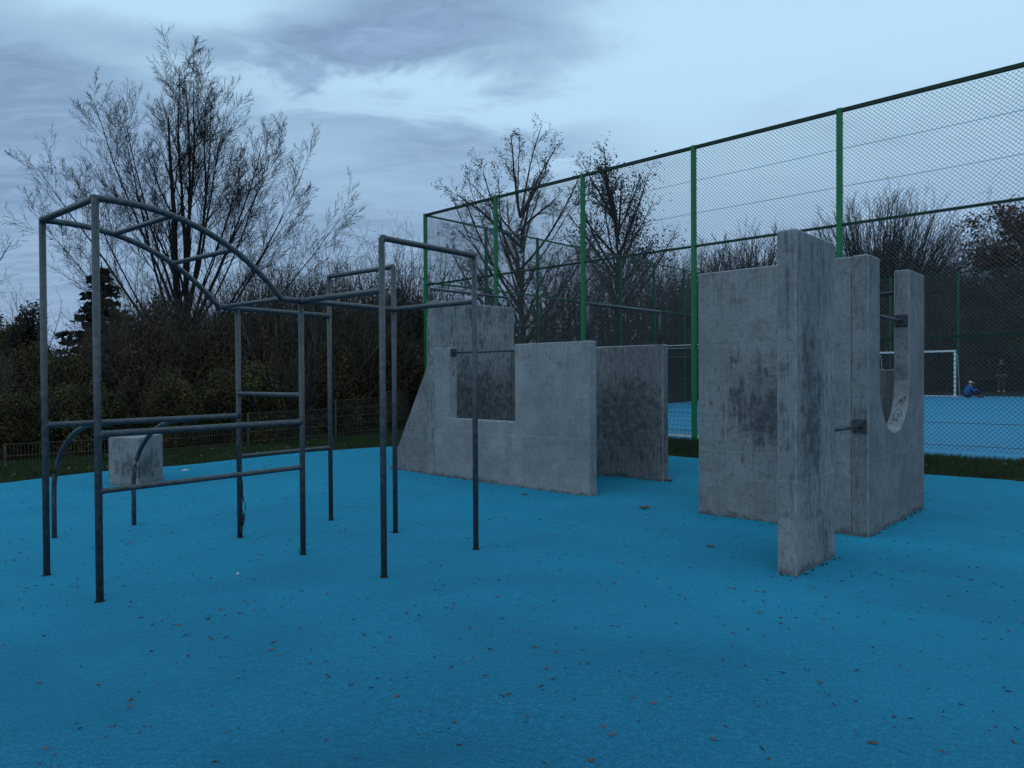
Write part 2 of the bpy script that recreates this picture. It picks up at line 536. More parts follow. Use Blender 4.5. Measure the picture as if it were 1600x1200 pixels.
EDGE = [(-8.6, 4.0), (-8.0, 7.5), (-7.6, 9.4), (-7.15, 10.45), (-6.55, 11.35), (-5.7, 11.98), (-5.05, 12.85), (-4.25, 13.85),
        (-3.45, 14.5), (-2.6, 15.05), (-1.4, 15.35), (0.1, 15.15), (1.5, 14.4), (2.55, 13.45), (3.35, 12.62), (4.7, 11.55),
        (6.17, 10.42), (7.3, 9.58), (8.8, 8.3), (10.2, 6.4), (11.0, 3.0), (10.5, -2.5), (7.5, -6.5), (0.0, -8.0), (-6.5, -6.0), (-8.6, -1.0)]


def smooth_loop(pts, sub=6):
    o = []
    n = len(pts)
    for i in range(n):
        p0, p1, p2, p3 = (Vector(pts[(i + k - 1) % n]) for k in range(4))
        for j in range(sub):
            t = j / sub
            o.append(0.5 * ((2 * p1) + (p2 - p0) * t + (2 * p0 - 5 * p1 + 4 * p2 - p3) * t * t + (3 * p1 - p0 - 3 * p2 + p3) * t ** 3))
    return [(p.x, p.y) for p in o]


EDGE_S = smooth_loop(EDGE, 5)
EDGE_NP = np.array(EDGE_S)


def edge_dist(X, Y):
    """signed distance to the playground edge, positive outside"""
    X = np.asarray(X, float)
    Y = np.asarray(Y, float)
    best = np.full(X.shape, 1e9)
    inside = np.zeros(X.shape, bool)
    A = EDGE_NP
    B = np.roll(EDGE_NP, -1, 0)
    for (ax, ay), (bx, by) in zip(A, B):
        dx, dy = bx - ax, by - ay
        t = np.clip(((X - ax) * dx + (Y - ay) * dy) / (dx * dx + dy * dy), 0, 1)
        d = np.hypot(X - ax - t * dx, Y - ay - t * dy)
        best = np.minimum(best, d)
        c = ((ay > Y) != (by > Y)) & (X < (bx - ax) * (Y - ay) / ((by - ay) or 1e-9) + ax)
        inside ^= c
    return np.where(inside, -best, best)


def pitch_z(t):
    return 0.075 + 0.0155 * (t - FENCE_T)


def terrain(X, Y):
    X = np.asarray(X, float)
    Y = np.asarray(Y, float)
    s = X * D[0] + Y * D[1]
    t = X * E[0] + Y * E[1]
    d = edge_dist(X, Y)
    rise = np.clip((t - (FENCE_T - 1.35)) / 1.2, 0, 1)
    rise = rise * rise * (3 - 2 * rise)
    z = 0.17 * rise - 0.13 * np.clip((t - FENCE_T + 0.02) / 0.2, 0, 1) + 0.0155 * np.clip(t - FENCE_T, 0, 40)
    left = np.clip((-15.9 - s) / 1.5, 0, 1)                 # lower ground left of court, then an unseen bank added to block skylight
    z = z * (1 - left) + left * (0.03 + 0.10 * np.clip(d - 1.5, 0, 30) * 0.9)
    z = np.minimum(z, 3.0)
    z += 0.025 * np.sin(X * 1.7 + 1) * np.sin(Y * 2.1) * np.clip(d, 0, 1) * np.clip(1 - (t - FENCE_T + 0.5) / 0.5, 0.15, 1)
    k = np.clip(d / 0.10, 0, 1)
    return np.where(d < 0, -0.06, z * k - 0.05 * (1 - k))


# ------------------------------------------------------------------ ground
def axis_pts(c, fine, far, n):
    u = np.linspace(-1, 1, n)
    k = math.asinh(far / fine)
    return c + fine * np.sinh(u * k)


gx = axis_pts(-1.0, 9.0, 600.0, 330)
gy = axis_pts(11.0, 7.0, 600.0, 330)
GX, GY = np.meshgrid(gx, gy)
GZ = terrain(GX, GY)
V = np.stack([GX.ravel(), GY.ravel(), GZ.ravel()], 1)
idx = np.arange(len(gx) * len(gy)).reshape(len(gy), len(gx))
F = np.stack([idx[:-1, :-1].ravel(), idx[:-1, 1:].ravel(), idx[1:, 1:].ravel(), idx[1:, :-1].ravel()], 1)
g = from_np('ground', V, F, M['soil'], smooth=True)
tag(g, 'dark grassy ground around the playground and the court', kind='structure')


def swell(x, y):
    return (0.010 * math.sin(x * 1.9 + 0.6 * math.sin(y * 1.3)) * math.sin(y * 1.55 + 0.8 * math.sin(x * 0.9))
            + 0.006 * math.sin(x * 4.3 + y * 1.1) * math.sin(y * 3.7 - x * 0.7 + 1.0))


cxp, cyp = 0.0, 4.0
NR = 110
rings = [(j / NR) for j in range(NR + 1)]
pv, pf = [(cxp, cyp, swell(cxp, cyp))], []
n = len(EDGE_S)
for j in range(1, NR + 1):
    for (x, y) in EDGE_S:
        px, py = cxp + (x - cxp) * rings[j], cyp + (y - cyp) * rings[j]
        fade = min(1, (1 - rings[j]) * 14)
        pv.append((px, py, swell(px, py) * fade))
for (x, y) in EDGE_S:
    pv.append((cxp + (x - cxp) * 1.0005, cyp + (y - cyp) * 1.0005, -0.10))
for i in range(n):
    pf.append((0, 1 + i, 1 + (i + 1) % n))
for j in range(1, NR + 1):
    a = 1 + (j - 1) * n
    b = 1 + j * n
    for i in range(n):
        i2 = (i + 1) % n
        pf.append((a + i, b + i, b + i2, a + i2))
me = bpy.data.meshes.new('playground_surface')
me.from_pydata(pv, [], pf)
g = link_mesh('playground_surface', me, M['rubber'], smooth=True)
tag(g, 'bright blue rubber granule playground surface with soft dents', kind='structure')

# court surface, its kerb and its line
def st_strip(name, s0, s1, t0, t1, dz, mat, label, thick=0.0):
    bm = bmesh.new()
    ns = 12
    for i in range(ns):
        ta, tb_ = t0 + (t1 - t0) * i / ns, t0 + (t1 - t0) * (i + 1) / ns
        q = [(s0, ta), (s1, ta), (s1, tb_), (s0, tb_)]
        vs = [bm.verts.new((*xy(s, t), pitch_z(t) + dz)) for s, t in q]
        bm.faces.new(vs)
    bmesh.ops.remove_doubles(bm, verts=bm.verts, dist=1e-4)
    if thick:
        r = bmesh.ops.extrude_face_region(bm, geom=bm.faces[:])
        for v in r['geom']:
            if isinstance(v, bmesh.types.BMVert):
                v.co.z -= thick
    o = from_bm(name, bm, mat)
    return tag(o, label, kind='structure')


st_strip('court_surface', FENCE_S + 0.15, 14.0, FENCE_T + 0.06, FAR_T - 0.15, 0.045, M['pitch'], 'flat blue rubber court behind the ball fence', 0.12)
st_strip('court_line', FENCE_S + 0.4, 14.0, FAR_T - 2.06, FAR_T - 1.98, 0.049, M['white'], 'thin white line along the far side of the blue court')
st_strip('court_kerb', FENCE_S + 0.05, 14.0, FENCE_T - 0.06, FENCE_T + 0.055, 0.055, M['asphalt'], 'low grey kerb under the near ball fence', 0.16)

# a corner of an asphalt path beside the grass, far right
bm = bmesh.new()
pp = [(7.45, 9.62), (9.4, 8.05), (11.6, 8.6), (10.4, 10.6), (8.3, 10.0)]
vs = [bm.verts.new((x, y, 0.02)) for x, y in pp]
bm.faces.new(vs)
r = bmesh.ops.extrude_face_region(bm, geom=bm.faces[:])
for v in r['geom']:
    if isinstance(v, bmesh.types.BMVert):
        v.co.z += 0.02
tag(from_bm('path', bm, M['asphalt']), 'grey asphalt path corner beside the blue surface at far right', kind='structure')

# ------------------------------------------------------------------ grass
rg = np.random.RandomState(3)


def blades(n, sampler, h0, h1, wid):
    P = sampler(n)
    n = len(P)
    z = terrain(P[:, 0], P[:, 1])
    a = rg.rand(n) * 6.283
    h = h0 + (h1 - h0) * rg.rand(n) ** 1.5
    ln = rg.normal(0, 0.45, (n, 2)) * h[:, None]
    wx, wy = np.cos(a) * wid, np.sin(a) * wid
    V = np.zeros((n, 3, 3))
    V[:, 0] = np.stack([P[:, 0] - wx, P[:, 1] - wy, z - 0.01], 1)
    V[:, 1] = np.stack([P[:, 0] + wx, P[:, 1] + wy, z - 0.01], 1)
    V[:, 2] = np.stack([P[:, 0] + ln[:, 0], P[:, 1] + ln[:, 1], z + h], 1)
    return V.reshape(-1, 3), np.arange(n * 3).reshape(n, 3)


def verge(lo, hi, x0, x1, y0, y1):
    def f(n):
        out = np.zeros((0, 2))
        while len(out) < n:
            q = rg.rand(n * 3, 2) * [x1 - x0, y1 - y0] + [x0, y0]
            d = edge_dist(q[:, 0], q[:, 1])
            out = np.vstack([out, q[(d > lo) & (d < hi)]])
        return out[:n]
    return f


V, F = blades(70000, verge(0.01, 2.6, -11, -1.5, 7.5, 19), 0.03, 0.10, 0.004)
tag(from_np('grass', V, F, M['grass']), 'short dark grass between the blue surface and the low fence on the left', 'grass', kind='stuff')
V, F = blades(60000, verge(0.01, 1.7, 1.5, 11, 7.5, 16), 0.03, 0.11, 0.004)
tag(from_np('grass', V, F, M['grass']), 'dark grass strip between the blue surface and the tall fence', 'grass', kind='stuff')


# ------------------------------------------------------------------ steel climbing frame
TH = 0.6882
RT = 0.0235
fr = empty('climbing_frame', (-3.5657, 5.3282, 0), -TH,
           'galvanised steel climbing frame with arched ladder, parallel bars and high square bars', 'climbing frame')
a, b, c, a2 = 1.0189, 1.5785, 1.0232, 1.0438
ZT, ZH = 2.707, 2.146
bc = b + c


def post(u, v, top, label=None):
    o = tube('post', [(u, v, -0.12), (u, v, top)], RT, M['steel'], fr, 16)
    if label: o['label'] = label
    z_ = swell(-3.5657 + u * math.cos(TH) + v * math.sin(TH), 5.3282 - u * math.sin(TH) + v * math.cos(TH))
    t = Tubes()                                   # brown ring at the post foot, contact shade put into its dark colour
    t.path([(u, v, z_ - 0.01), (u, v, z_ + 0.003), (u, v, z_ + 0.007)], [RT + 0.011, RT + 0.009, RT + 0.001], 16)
    t.build('contact_shade_ring', M['litterdark'], fr)
    return o


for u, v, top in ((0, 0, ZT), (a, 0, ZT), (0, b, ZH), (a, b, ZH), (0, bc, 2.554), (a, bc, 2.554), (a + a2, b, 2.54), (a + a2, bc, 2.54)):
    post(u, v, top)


def bar(name, p, q, r=RT, label=None):
    P_, Q_ = Vector(p), Vector(q)
    dr = (Q_ - P_).normalized()
    ln = (Q_ - P_).length
    ds = [0, RT * 0.9, RT + 0.010, RT + 0.014, ln - RT - 0.014, ln - RT - 0.010, ln - RT * 0.9, ln]
    t = Tubes()
    t.path([tuple(P_ + dr * d) for d in ds], [r, r * 1.22, r * 1.16, r, r, r * 1.16, r * 1.22, r], 16, True)   # weld bead at either end
    o = t.build(name, M['steel'], fr)
    if label: o['label'] = label
    return o


arc = [(0.0, 2.707), (0.1, 2.711), (0.2, 2.711), (0.3, 2.707), (0.4, 2.697), (0.5, 2.679), (0.6, 2.655), (0.7, 2.624), (0.8, 2.585), (0.9, 2.538),
       (1.0, 2.482), (1.1, 2.415), (1.2, 2.338), (1.28, 2.266), (1.34, 2.205), (1.40, 2.146)]
for u in (0, a):
    tube('arched_rail', [(u, y, z) for y, z in arc] + [(u, 1.46, ZH), (u, b, ZH)], RT, M['steel'], fr, 16)
rr = RT * 0.82
bar('top_bar', (0, 0, ZT), (a, 0, ZT))
bar('rung', (0, 0.505, 2.676), (a, 0.505, 2.676), rr)
bar('rung', (0, 0.975, 2.495), (a, 0.975, 2.495), rr)
bar('rung', (0, 1.405, 2.150), (a, 1.405, 2.150), rr)
bar('horizontal_rail', (0, b, ZH), (0, bc, ZH))
bar('horizontal_rail', (a, b, ZH), (a, bc, ZH))
bar('horizontal_rail', (a, b, ZH), (a + a2, b, ZH))
bar('horizontal_rail', (a, bc, ZH), (a + a2, bc, ZH))
bar('top_bar', (0, bc, 2.554), (a, bc, 2.554))
bar('top_bar', (a + a2, b, 2.54), (a + a2, bc, 2.54))
bar('parallel_bar', (a, 0, 1.125), (a, b, 1.125))
bar('parallel_bar', (0, 0, 1.145), (0, b, 1.145))
bar('low_rail', (a, 0, 0.742), (a, b, 0.742), rr)
bar('low_rail', (0, b, 0.762), (0, bc, 0.762), rr)
bar('rung', (0, b, 1.352), (a, b, 1.352), rr)
for v in (0.466, 1.175):
    pts = [(-1.329, v, -0.12), (-1.329, v, 0.40)]
    for k in range(13):
        t = k / 12 * math.pi / 2
        pts.append((-0.2 - 1.129 * math.cos(t), v, 0.42 + 0.70 * math.sin(t)))
    pts.append((0.0, v, 1.125))
    tube('curved_brace', pts, RT * 0.92, M['steel'], fr, 14)

# black exercise cord tied round the dip rail and hanging beside the post
cord = empty('exercise_cord', (-3.5657 + 1.5785 * math.sin(TH) + 0.02, 5.3282 + 1.5785 * math.cos(TH) - 0.03, 0), 0,
             'black cord with loops and grips hanging from a climbing frame post', 'cord')
pts = []
for k in range(26):
    t = k / 25 * math.pi * 4
    pts.append((-0.02 + 0.034 * math.cos(t), 0.03 + 0.034 * math.sin(t), 1.18 - 0.012 * k / 5))
tube('knot', pts, 0.004, M['rope'], cord, 6)
tube('strand', [(0.02, -0.01, 1.17), (0.028, -0.01, 1.02), (0.006, -0.02, 0.9), (-0.03, -0.02, 0.76), (0.0, -0.03, 0.64), (0.028, -0.02, 0.52)], 0.004, M['rope'], cord, 6)
tube('strand', [(0.028, -0.02, 0.52), (0.024, -0.015, 0.42), (0.034, -0.02, 0.36)], 0.006, M['rope'], cord, 6)
lp = [(0.034, -0.02, 0.36), (0.022, -0.02, 0.33), (0.020, -0.02, 0.28), (0.034, -0.02, 0.235), (0.055, -0.02, 0.28), (0.052, -0.02, 0.33), (0.034, -0.02, 0.36)]
tube('loop', lp, 0.0035, M['rope'], cord, 6)
tube('grip', [(0.038, -0.02, 0.235), (0.018, -0.03, 0.13)], 0.011, M['rope'], cord, 8)
tube('strand', [(0.040, -0.02, 0.235), (0.046, -0.022, 0.18), (0.030, -0.026, 0.12), (0.022, -0.03, 0.11)], 0.0045, M['rope'], cord, 6)
tube('grip', [(0.022, -0.03, 0.115), (0.006, -0.03, 0.012)], 0.012, M['rope'], cord, 8)

# ------------------------------------------------------------------ concrete walls, left group
WT = 0.15
ox, oy = xy(-8.145, 6.92)
L = empty('parkour_walls', (ox, oy, 0), -PHI,
          'group of smooth concrete walls with a window notch, slanted end and tall side slab', 'concrete wall')
HA = 1.935
# local x runs along the front wall, local y goes back
slab('front_wall', [(0.003, -0.1), (2.94, -0.1), (2.94, HA), (1.675, HA), (1.675, 0.88), (0.36, 0.88), (0.36, HA), (0.003, HA)], 'x', 0.0, WT, C_A, L)['label'] = 'pale front wall with a square window notch'
slab('side_wall', [(0, -0.1), (1.80, -0.1), (1.80, 2.665), (0, 2.665)], 'y', -0.165, 0.0, C_SIDE, L)['label'] = 'tall side slab streaked with dark rain marks'
slab('back_wall', [(0.003, -0.1), (2.94, -0.1), (2.94, 1.94), (0.003, 1.94)], 'x', 1.71, 1.71 + WT - 0.005, C_C, L)['label'] = 'dark damp-stained back wall'
slab('slanted_wall', [(-1.15, -0.1), (-0.168, -0.1), (-0.168, 1.67), (-1.13, 0.0)], 'x', 0.003, WT, C_BUT, L)['label'] = 'triangular end piece with slanted edge'
# pull-up bar across the notch
bracket(L, 'bracket', (0.36, 0.075, 1.855), 1, 0, 0.115)
bracket(L, 'bracket', (1.675, 0.075, 1.855), -1, 0, 0.115)
tube('pull_up_bar', [(0.37, 0.075, 1.855), (1.665, 0.075, 1.855)], 0.017, M['steel'], L, 12)


def top_bar(parent, x, y0, y1, base0, base1, top, inset=0.02):
    for y, z in ((y0 + inset, base0), (y1 - inset, base1)):
        pl = box('base_plate', x - 0.06, x + 0.06, y - 0.05, y + 0.05, z, z + 0.008, M['steel'], parent)
        for a_ in (-1, 1):
            for b_ in (-1, 1):
                tube('bolt', [(x + a_ * 0.045, y + b_ * 0.035, z + 0.006), (x + a_ * 0.045, y + b_ * 0.035, z + 0.024)], 0.008, M['steel'], pl, 6)
        tube('bar_post', [(x, y, z + 0.006), (x, y, top)], 0.019, M['steel'], parent, 12)
    tube('pull_up_bar', [(x, y0, top), (x, y1, top)], 0.021, M['steel'], parent, 12)


top_bar(L, -0.082, 0.02, 1.74, 2.665, 2.665, 2.84)
top_bar(L, 2.865, 0.055, 1.78, HA, 1.94, 2.40)

# faint chalk drawing on the front wall
def scribble(name, strokes, P, r, mat, parent):
    t = Tubes()
    for s in strokes:
        t.path([P(*q) for q in s], r, 4)
    return t.build(name, mat, parent)


def circ(x, z, r, n=16, a0=0.0, a1=6.283):
    return [(x + r * math.cos(a0 + (a1 - a0) * k / n), z + r * 0.95 * math.sin(a0 + (a1 - a0) * k / n)) for k in range(n + 1)]


ch = [circ(2.12, 1.42, 0.085), [(2.10, 1.44), (2.105, 1.43)], [(2.14, 1.445), (2.145, 1.435)], [(2.10, 1.39), (2.12, 1.38), (2.145, 1.392)],
      circ(2.31, 1.50, 0.030), [(2.27, 1.53), (2.26, 1.55), (2.28, 1.55)], [(2.34, 1.53), (2.35, 1.55), (2.33, 1.56)],
      [(2.26, 1.46), (2.31, 1.452), (2.36, 1.47)], circ(2.53, 1.52, 0.045, 14, 1.2, 6.8), [(2.52, 1.525), (2.53, 1.52)],
      [(2.56, 1.57), (2.59, 1.56), (2.58, 1.50)], [(2.03, 1.50), (2.035, 1.55)], [(2.02, 1.28), (2.02, 1.22), (2.09, 1.205)], [(2.04, 1.275), (2.07, 1.27)]]
scribble('chalk_drawing', ch, lambda u, z: (u, 0.0005, z), 0.0014, M['chalk'], L)
scribble('small_mark', [[(0, 0), (0.028, 0.045), (0.05, 0.075)], [(0.01, 0.01), (0.03, 0.04)]], lambda u, z: (0.3605, 0.06 + u, 1.52 + z), 0.006, M['navy'], L)

# ------------------------------------------------------------------ concrete walls, right group
ox, oy = xy(-3.735, 6.92)
B = empty('parkour_walls', (ox, oy, 0), -PHI,
          'group of tall concrete walls with a freestanding slab and a round-bottomed slot', 'concrete wall')
XR = 1.57            # local x of the right wall's inner face
HB = 2.60
slab('front_wall', [(0.0, -0.1), (XR - 0.003, -0.1), (XR - 0.003, HB), (0.0, HB)], 'x', 0.0, WT, C_B, B)['label'] = 'broad front wall with a dark mottled stain'
slab('tall_slab', [(-1.70, -0.1), (-0.876, -0.1), (-0.876, 2.585), (-1.70, 2.585)], 'y', XR, XR + 0.146, C_T, B)['label'] = 'freestanding narrow slab with dark streaks'
arcU = [(0.862 - 0.515 * math.cos(math.pi * k / 20), 1.435 - 0.515 * math.sin(math.pi * k / 20)) for k in range(21)]
slab('right_wall', [(0.0, -0.1), (2.0, -0.1), (2.0, 2.612)] + [(1.377, 2.612)] + list(reversed(arcU)) + [(0.347, 2.605), (0.0, 2.605)],
     'y', XR, XR + 0.15, C_R, B)
rw = next(o for o in B.children if o.data and len(o.data.vertices) > 60)
rw['label'] = 'right wall with a slot open at the top and rounded at the bottom'
rw.data.materials.append(C_SLOT)
for p_ in rw.data.polygons:                      # the curved bottom of the slot was smoothed with pale mortar
    c_ = p_.center
    if c_.z < 1.42 and abs(math.hypot(c_.y - 0.862, c_.z - 1.435) - 0.515) < 0.02 and abs(p_.normal.x) < 0.3:
        p_.material_index = 2
slab('back_wall', [(0.0, -0.1), (XR - 0.003, -0.1), (XR - 0.003, 1.555), (0.0, 1.555)], 'x', 1.85, 2.0, C_R, B)['label'] = 'low wall seen through the slot'
# expansion joint strip between front wall and right wall: recessed filler sits 4 mm behind both faces
xb = XR + 0.072
bracket(B, 'bracket', (xb, 0.0, 1.018), 0, -1, 0.125)
bracket(B, 'bracket', (xb, -0.876, 1.03), 0, 1, 0.125)
tube('dip_bar', [(xb, -0.87, 1.03), (xb, -0.005, 1.018)], 0.019, M['steel'], B, 12)
bracket(B, 'bracket', (xb, 1.377, 2.07), 0, -1, 0.13)
bracket(B, 'bracket', (xb, 0.347, 2.075), 0, 1, 0.13)
tube('pull_up_bar', [(xb, 0.36, 2.075), (xb, 1.367, 2.07)], 0.019, M['steel'], B, 12)
# a higher bar behind the slot, on the far side of the court-facing bay
tube('pull_up_bar', [(XR - 0.004, 1.77, 2.41), (0.15, 1.77, 2.41)], 0.021, M['steel'], B, 12)
tube('bar_post', [(0.15, 1.77, -0.05), (0.15, 1.77, 2.41)], 0.021, M['steel'], B, 12)


# marker scribbles on the curved bottom of the slot
def on_slot(ang, xx):
    r_ = 0.5135
    return (XR + xx, 0.862 + r_ * math.cos(ang), 1.435 - r_ * math.sin(ang))


def wob(pts):
    o = []
    for (a0, x0), (a1, x1) in zip(pts, pts[1:]):
        for k in range(4):
            o.append((a0 + (a1 - a0) * k / 4, x0 + (x1 - x0) * k / 4))
    o.append(pts[-1])
    return o


tri = [wob([(0.34, 0.125), (0.46, 0.055), (0.56, 0.095), (0.34, 0.125)]), wob([(0.40, 0.085), (0.46, 0.10), (0.43, 0.075), (0.50, 0.088)])]
lines_ = [wob([(0.52, 0.03), (0.50, 0.055)]), wob([(0.56, 0.03), (0.54, 0.055)])]
swirl = [[(0.78 + 0.13 * math.cos(t), 0.075 + 0.036 * math.sin(t)) for t in [k * 0.35 for k in range(3, 20)]],
         wob([(0.78, 0.06), (0.74, 0.085), (0.86, 0.09)]),
         wob([(0.98, 0.03), (0.90, 0.05), (1.0, 0.06), (0.92, 0.085), (1.03, 0.10)]),
         wob([(1.08, 0.03), (1.02, 0.06)])]
scribble('marker_scribble', tri + lines_ + swirl, on_slot, 0.0032, M['ink'], B)

# ------------------------------------------------------------------ small concrete block
bl = [(-5.71, 9.86), (-5.14, 9.61), (-5.20, 10.39), (-5.69, 10.43)]
bm = bmesh.new()
v0 = [bm.verts.new((x + 5.43, y - 10.05, -0.1)) for x, y in bl]
v1 = [bm.verts.new((x + 5.43, y - 10.05, 0.672)) for x, y in bl]
bm.faces.new(list(reversed(v0)))
bm.faces.new(v1)
for i in range(4):
    j = (i + 1) % 4
    bm.faces.new((v0[i], v0[j], v1[j], v1[i]))
bmesh.ops.bevel(bm, geom=bm.edges[:], offset=0.012, segments=2, affect='EDGES')
o = from_bm('concrete_block', bm, C_BL)
o.location = (-5.43, 10.05, 0)
tag(o, 'low pale concrete block standing alone behind the climbing frame', 'block')


# ------------------------------------------------------------------ ball fence
fx, fy = xy(FENCE_S, FENCE_T)
RB = 2.44
HT = 6.12


def chain_link(wid, z0, z1, pitch=0.072, r=0.0035):
    """diagonal wires, clipped to the panel, each a thin three-sided rod; the two sets lie 4 mm apart"""
    t = Tubes()
    h = z1 - z0
    kx = 1.0
    for sgn, dy in ((1, -0.002), (-1, 0.002)):
        q = -h if sgn > 0 else 0.0
        end = wid if sgn > 0 else wid + h
        while q < end:
            pts = []
            # x = q + sgn*(z-z0)
            for z in (z0, z1):
                pts.append((q + sgn * (z - z0), z))
            (xa, za), (xb_, zb) = pts
            # clip in x
            def cut(x):
                return za + (x - xa) * (zb - za) / (xb_ - xa)
            lo, hi = (pts[0], pts[1]) if xa < xb_ else (pts[1], pts[0])
            if hi[0] > 0.02 and lo[0] < wid - 0.02:
                if lo[0] < 0: lo = (0.0, cut(0.0))
                if hi[0] > wid: hi = (wid, cut(wid))
                t.path([(lo[0], dy, lo[1]), (hi[0], dy, hi[1])], r, 3)
            q += pitch
    return t


near = empty('ball_fence', (fx, fy, 0), -PHI, 'tall green ball fence with chain link mesh nearest the concrete walls', 'fence')
back = empty('ball_fence', (fx, fy, 0), -PHI, 'green ball fence running away along the left end of the court', 'fence')
far = empty('ball_fence', (*xy(FENCE_S, FAR_T), 0), -PHI, 'distant green ball fence across the far side of the court', 'fence')

post_me = {}


def fence_post(parent, x, y, z0, h, w=0.045):
    veiled = parent is not near  # posts behind the near mesh, its dimming put into their colour
    w = 0.04 if veiled else w
    key = (round(h, 2), w)
    if key not in post_me:
        bm = bmesh.new()
        box_bm(bm, -w, w, -w, w, 0, h)
        bmesh.ops.bevel(bm, geom=[e for e in bm.edges if abs(e.verts[0].co.z - e.verts[1].co.z) > 1], offset=0.008, segments=1, affect='EDGES')
        o = from_bm('post', bm, M['midgreen' if veiled else 'green'], parent)
        post_me[key] = o.data
    else:
        o = bpy.data.objects.new('post', post_me[key])
        COL.objects.link(o)
        o.parent = parent
    o.location = (x, y, z0)
    return o


def shared(name, me, parent, loc, rz=0.0):
    o = bpy.data.objects.new(name, me)
    COL.objects.link(o)
    o.parent = parent
    o.location = loc
    o.rotation_euler = (0, 0, rz)
    return o


def rail_mesh(length, r, mat, square=True):
    bm = bmesh.new()
    box_bm(bm, 0, length, -r, r, -r, r)
    me = bpy.data.meshes.new('rail')
    bmesh.ops.recalc_face_normals(bm, faces=bm.faces)
    bm.to_mesh(me)
    bm.free()
    me.materials.append(mat)
    return me


def wire_mesh(length, r, mat):
    t = Tubes()
    t.path([(0, 0, 0), (length * 0.5, 0, -0.006), (length, 0, 0)], r, 4)
    me = bpy.data.meshes.new('tension_wire')
    me.from_pydata(t.v, [], t.f)
    me.materials.append(mat)
    return me


def fence_run(parent, nb, bay, base, dx, dy, rails, wires, link_me, rail_me, wire_me, first=True, h=HT):
    rz = math.atan2(dy, dx)
    for k in range(nb + 1):
        x, y = dx * bay * k, dy * bay * k
        if k or first:
            fence_post(parent, x, y, base(k) - 0.25, h - base(k) + 0.29)
        if k == nb:
            break
        off = 0.046
        lx, ly = x + dx * off, y + dy * off
        for z in rails:
            shared('rail', rail_me if z != rails[-1] else top_rail_for[rail_me.name], parent, (lx, ly, z), rz)
        side = 0.035
        nx_, ny_ = -dy * side, dx * side
        shared('mesh_panel', link_me, parent, (x + nx_ * 1.6, y + ny_ * 1.6, 0), rz)['kind'] = 'stuff'
        for z in wires:
            shared('tension_wire', wire_me, parent, (lx + nx_, ly + ny_, z), rz)


top_rail_for = {}
rail_n = rail_mesh(BAY - 0.092, 0.022, M['dkgreen'])
rail_nt = rail_mesh(BAY - 0.092, 0.032, M['dkgreen'])
top_rail_for[rail_n.name] = rail_nt
rail_r = rail_mesh(RB - 0.092, 0.024, M['midgreen'])
top_rail_for[rail_r.name] = rail_r
wire_n = wire_mesh(BAY - 0.092, 0.0042, M['steel_wire'])
wire_r = wire_mesh(RB - 0.092, 0.0045, M['steel_wire'])


def tubes_to_mesh(t, name, mat):
    me = bpy.data.meshes.new(name)
    me.from_pydata(t.v, [], t.f)
    me.materials.append(mat)
    return me


link_n = tubes_to_mesh(chain_link(BAY, 0.27, HT - 0.03), 'mesh_panel', M['steel_wire'])
link_r = tubes_to_mesh(chain_link(RB, 0.30, HT - 0.03, 0.072, 0.0028), 'mesh_panel', M['steel_wire'])
fence_run(near, 9, BAY, lambda k: 0.2, 1, 0, (2.09, 4.12, HT), (0.36, 0.72, 1.43, 2.77, 3.45, 4.8, 5.46), link_n, rail_n, wire_n)
fence_run(back, 10, RB, lambda k: 0.2 + k * 0.025, 0, 1, (2.3, 4.2, HT), (0.95, 1.6, 3.25, 5.15), link_r, rail_r, wire_r, first=False)
fence_run(far, 12, BAY, lambda k: 0.46, 1, 0, (2.5, HT), (1.3, 3.4, 4.4), link_n, rail_n, wire_n, first=False)
# mesh clips along the posts of the near fence
clip = tubes_to_mesh((lambda t: (t.path([(-0.06, 0.0, 0), (0.06, 0.0, 0)], 0.006, 4), t)[1])(Tubes()), 'clip', M['steel_wire'])
for k in range(0, 7):
    for j in range(10):
        shared('clip', clip, near, (BAY * k, 0.053, 0.5 + j * 0.6))


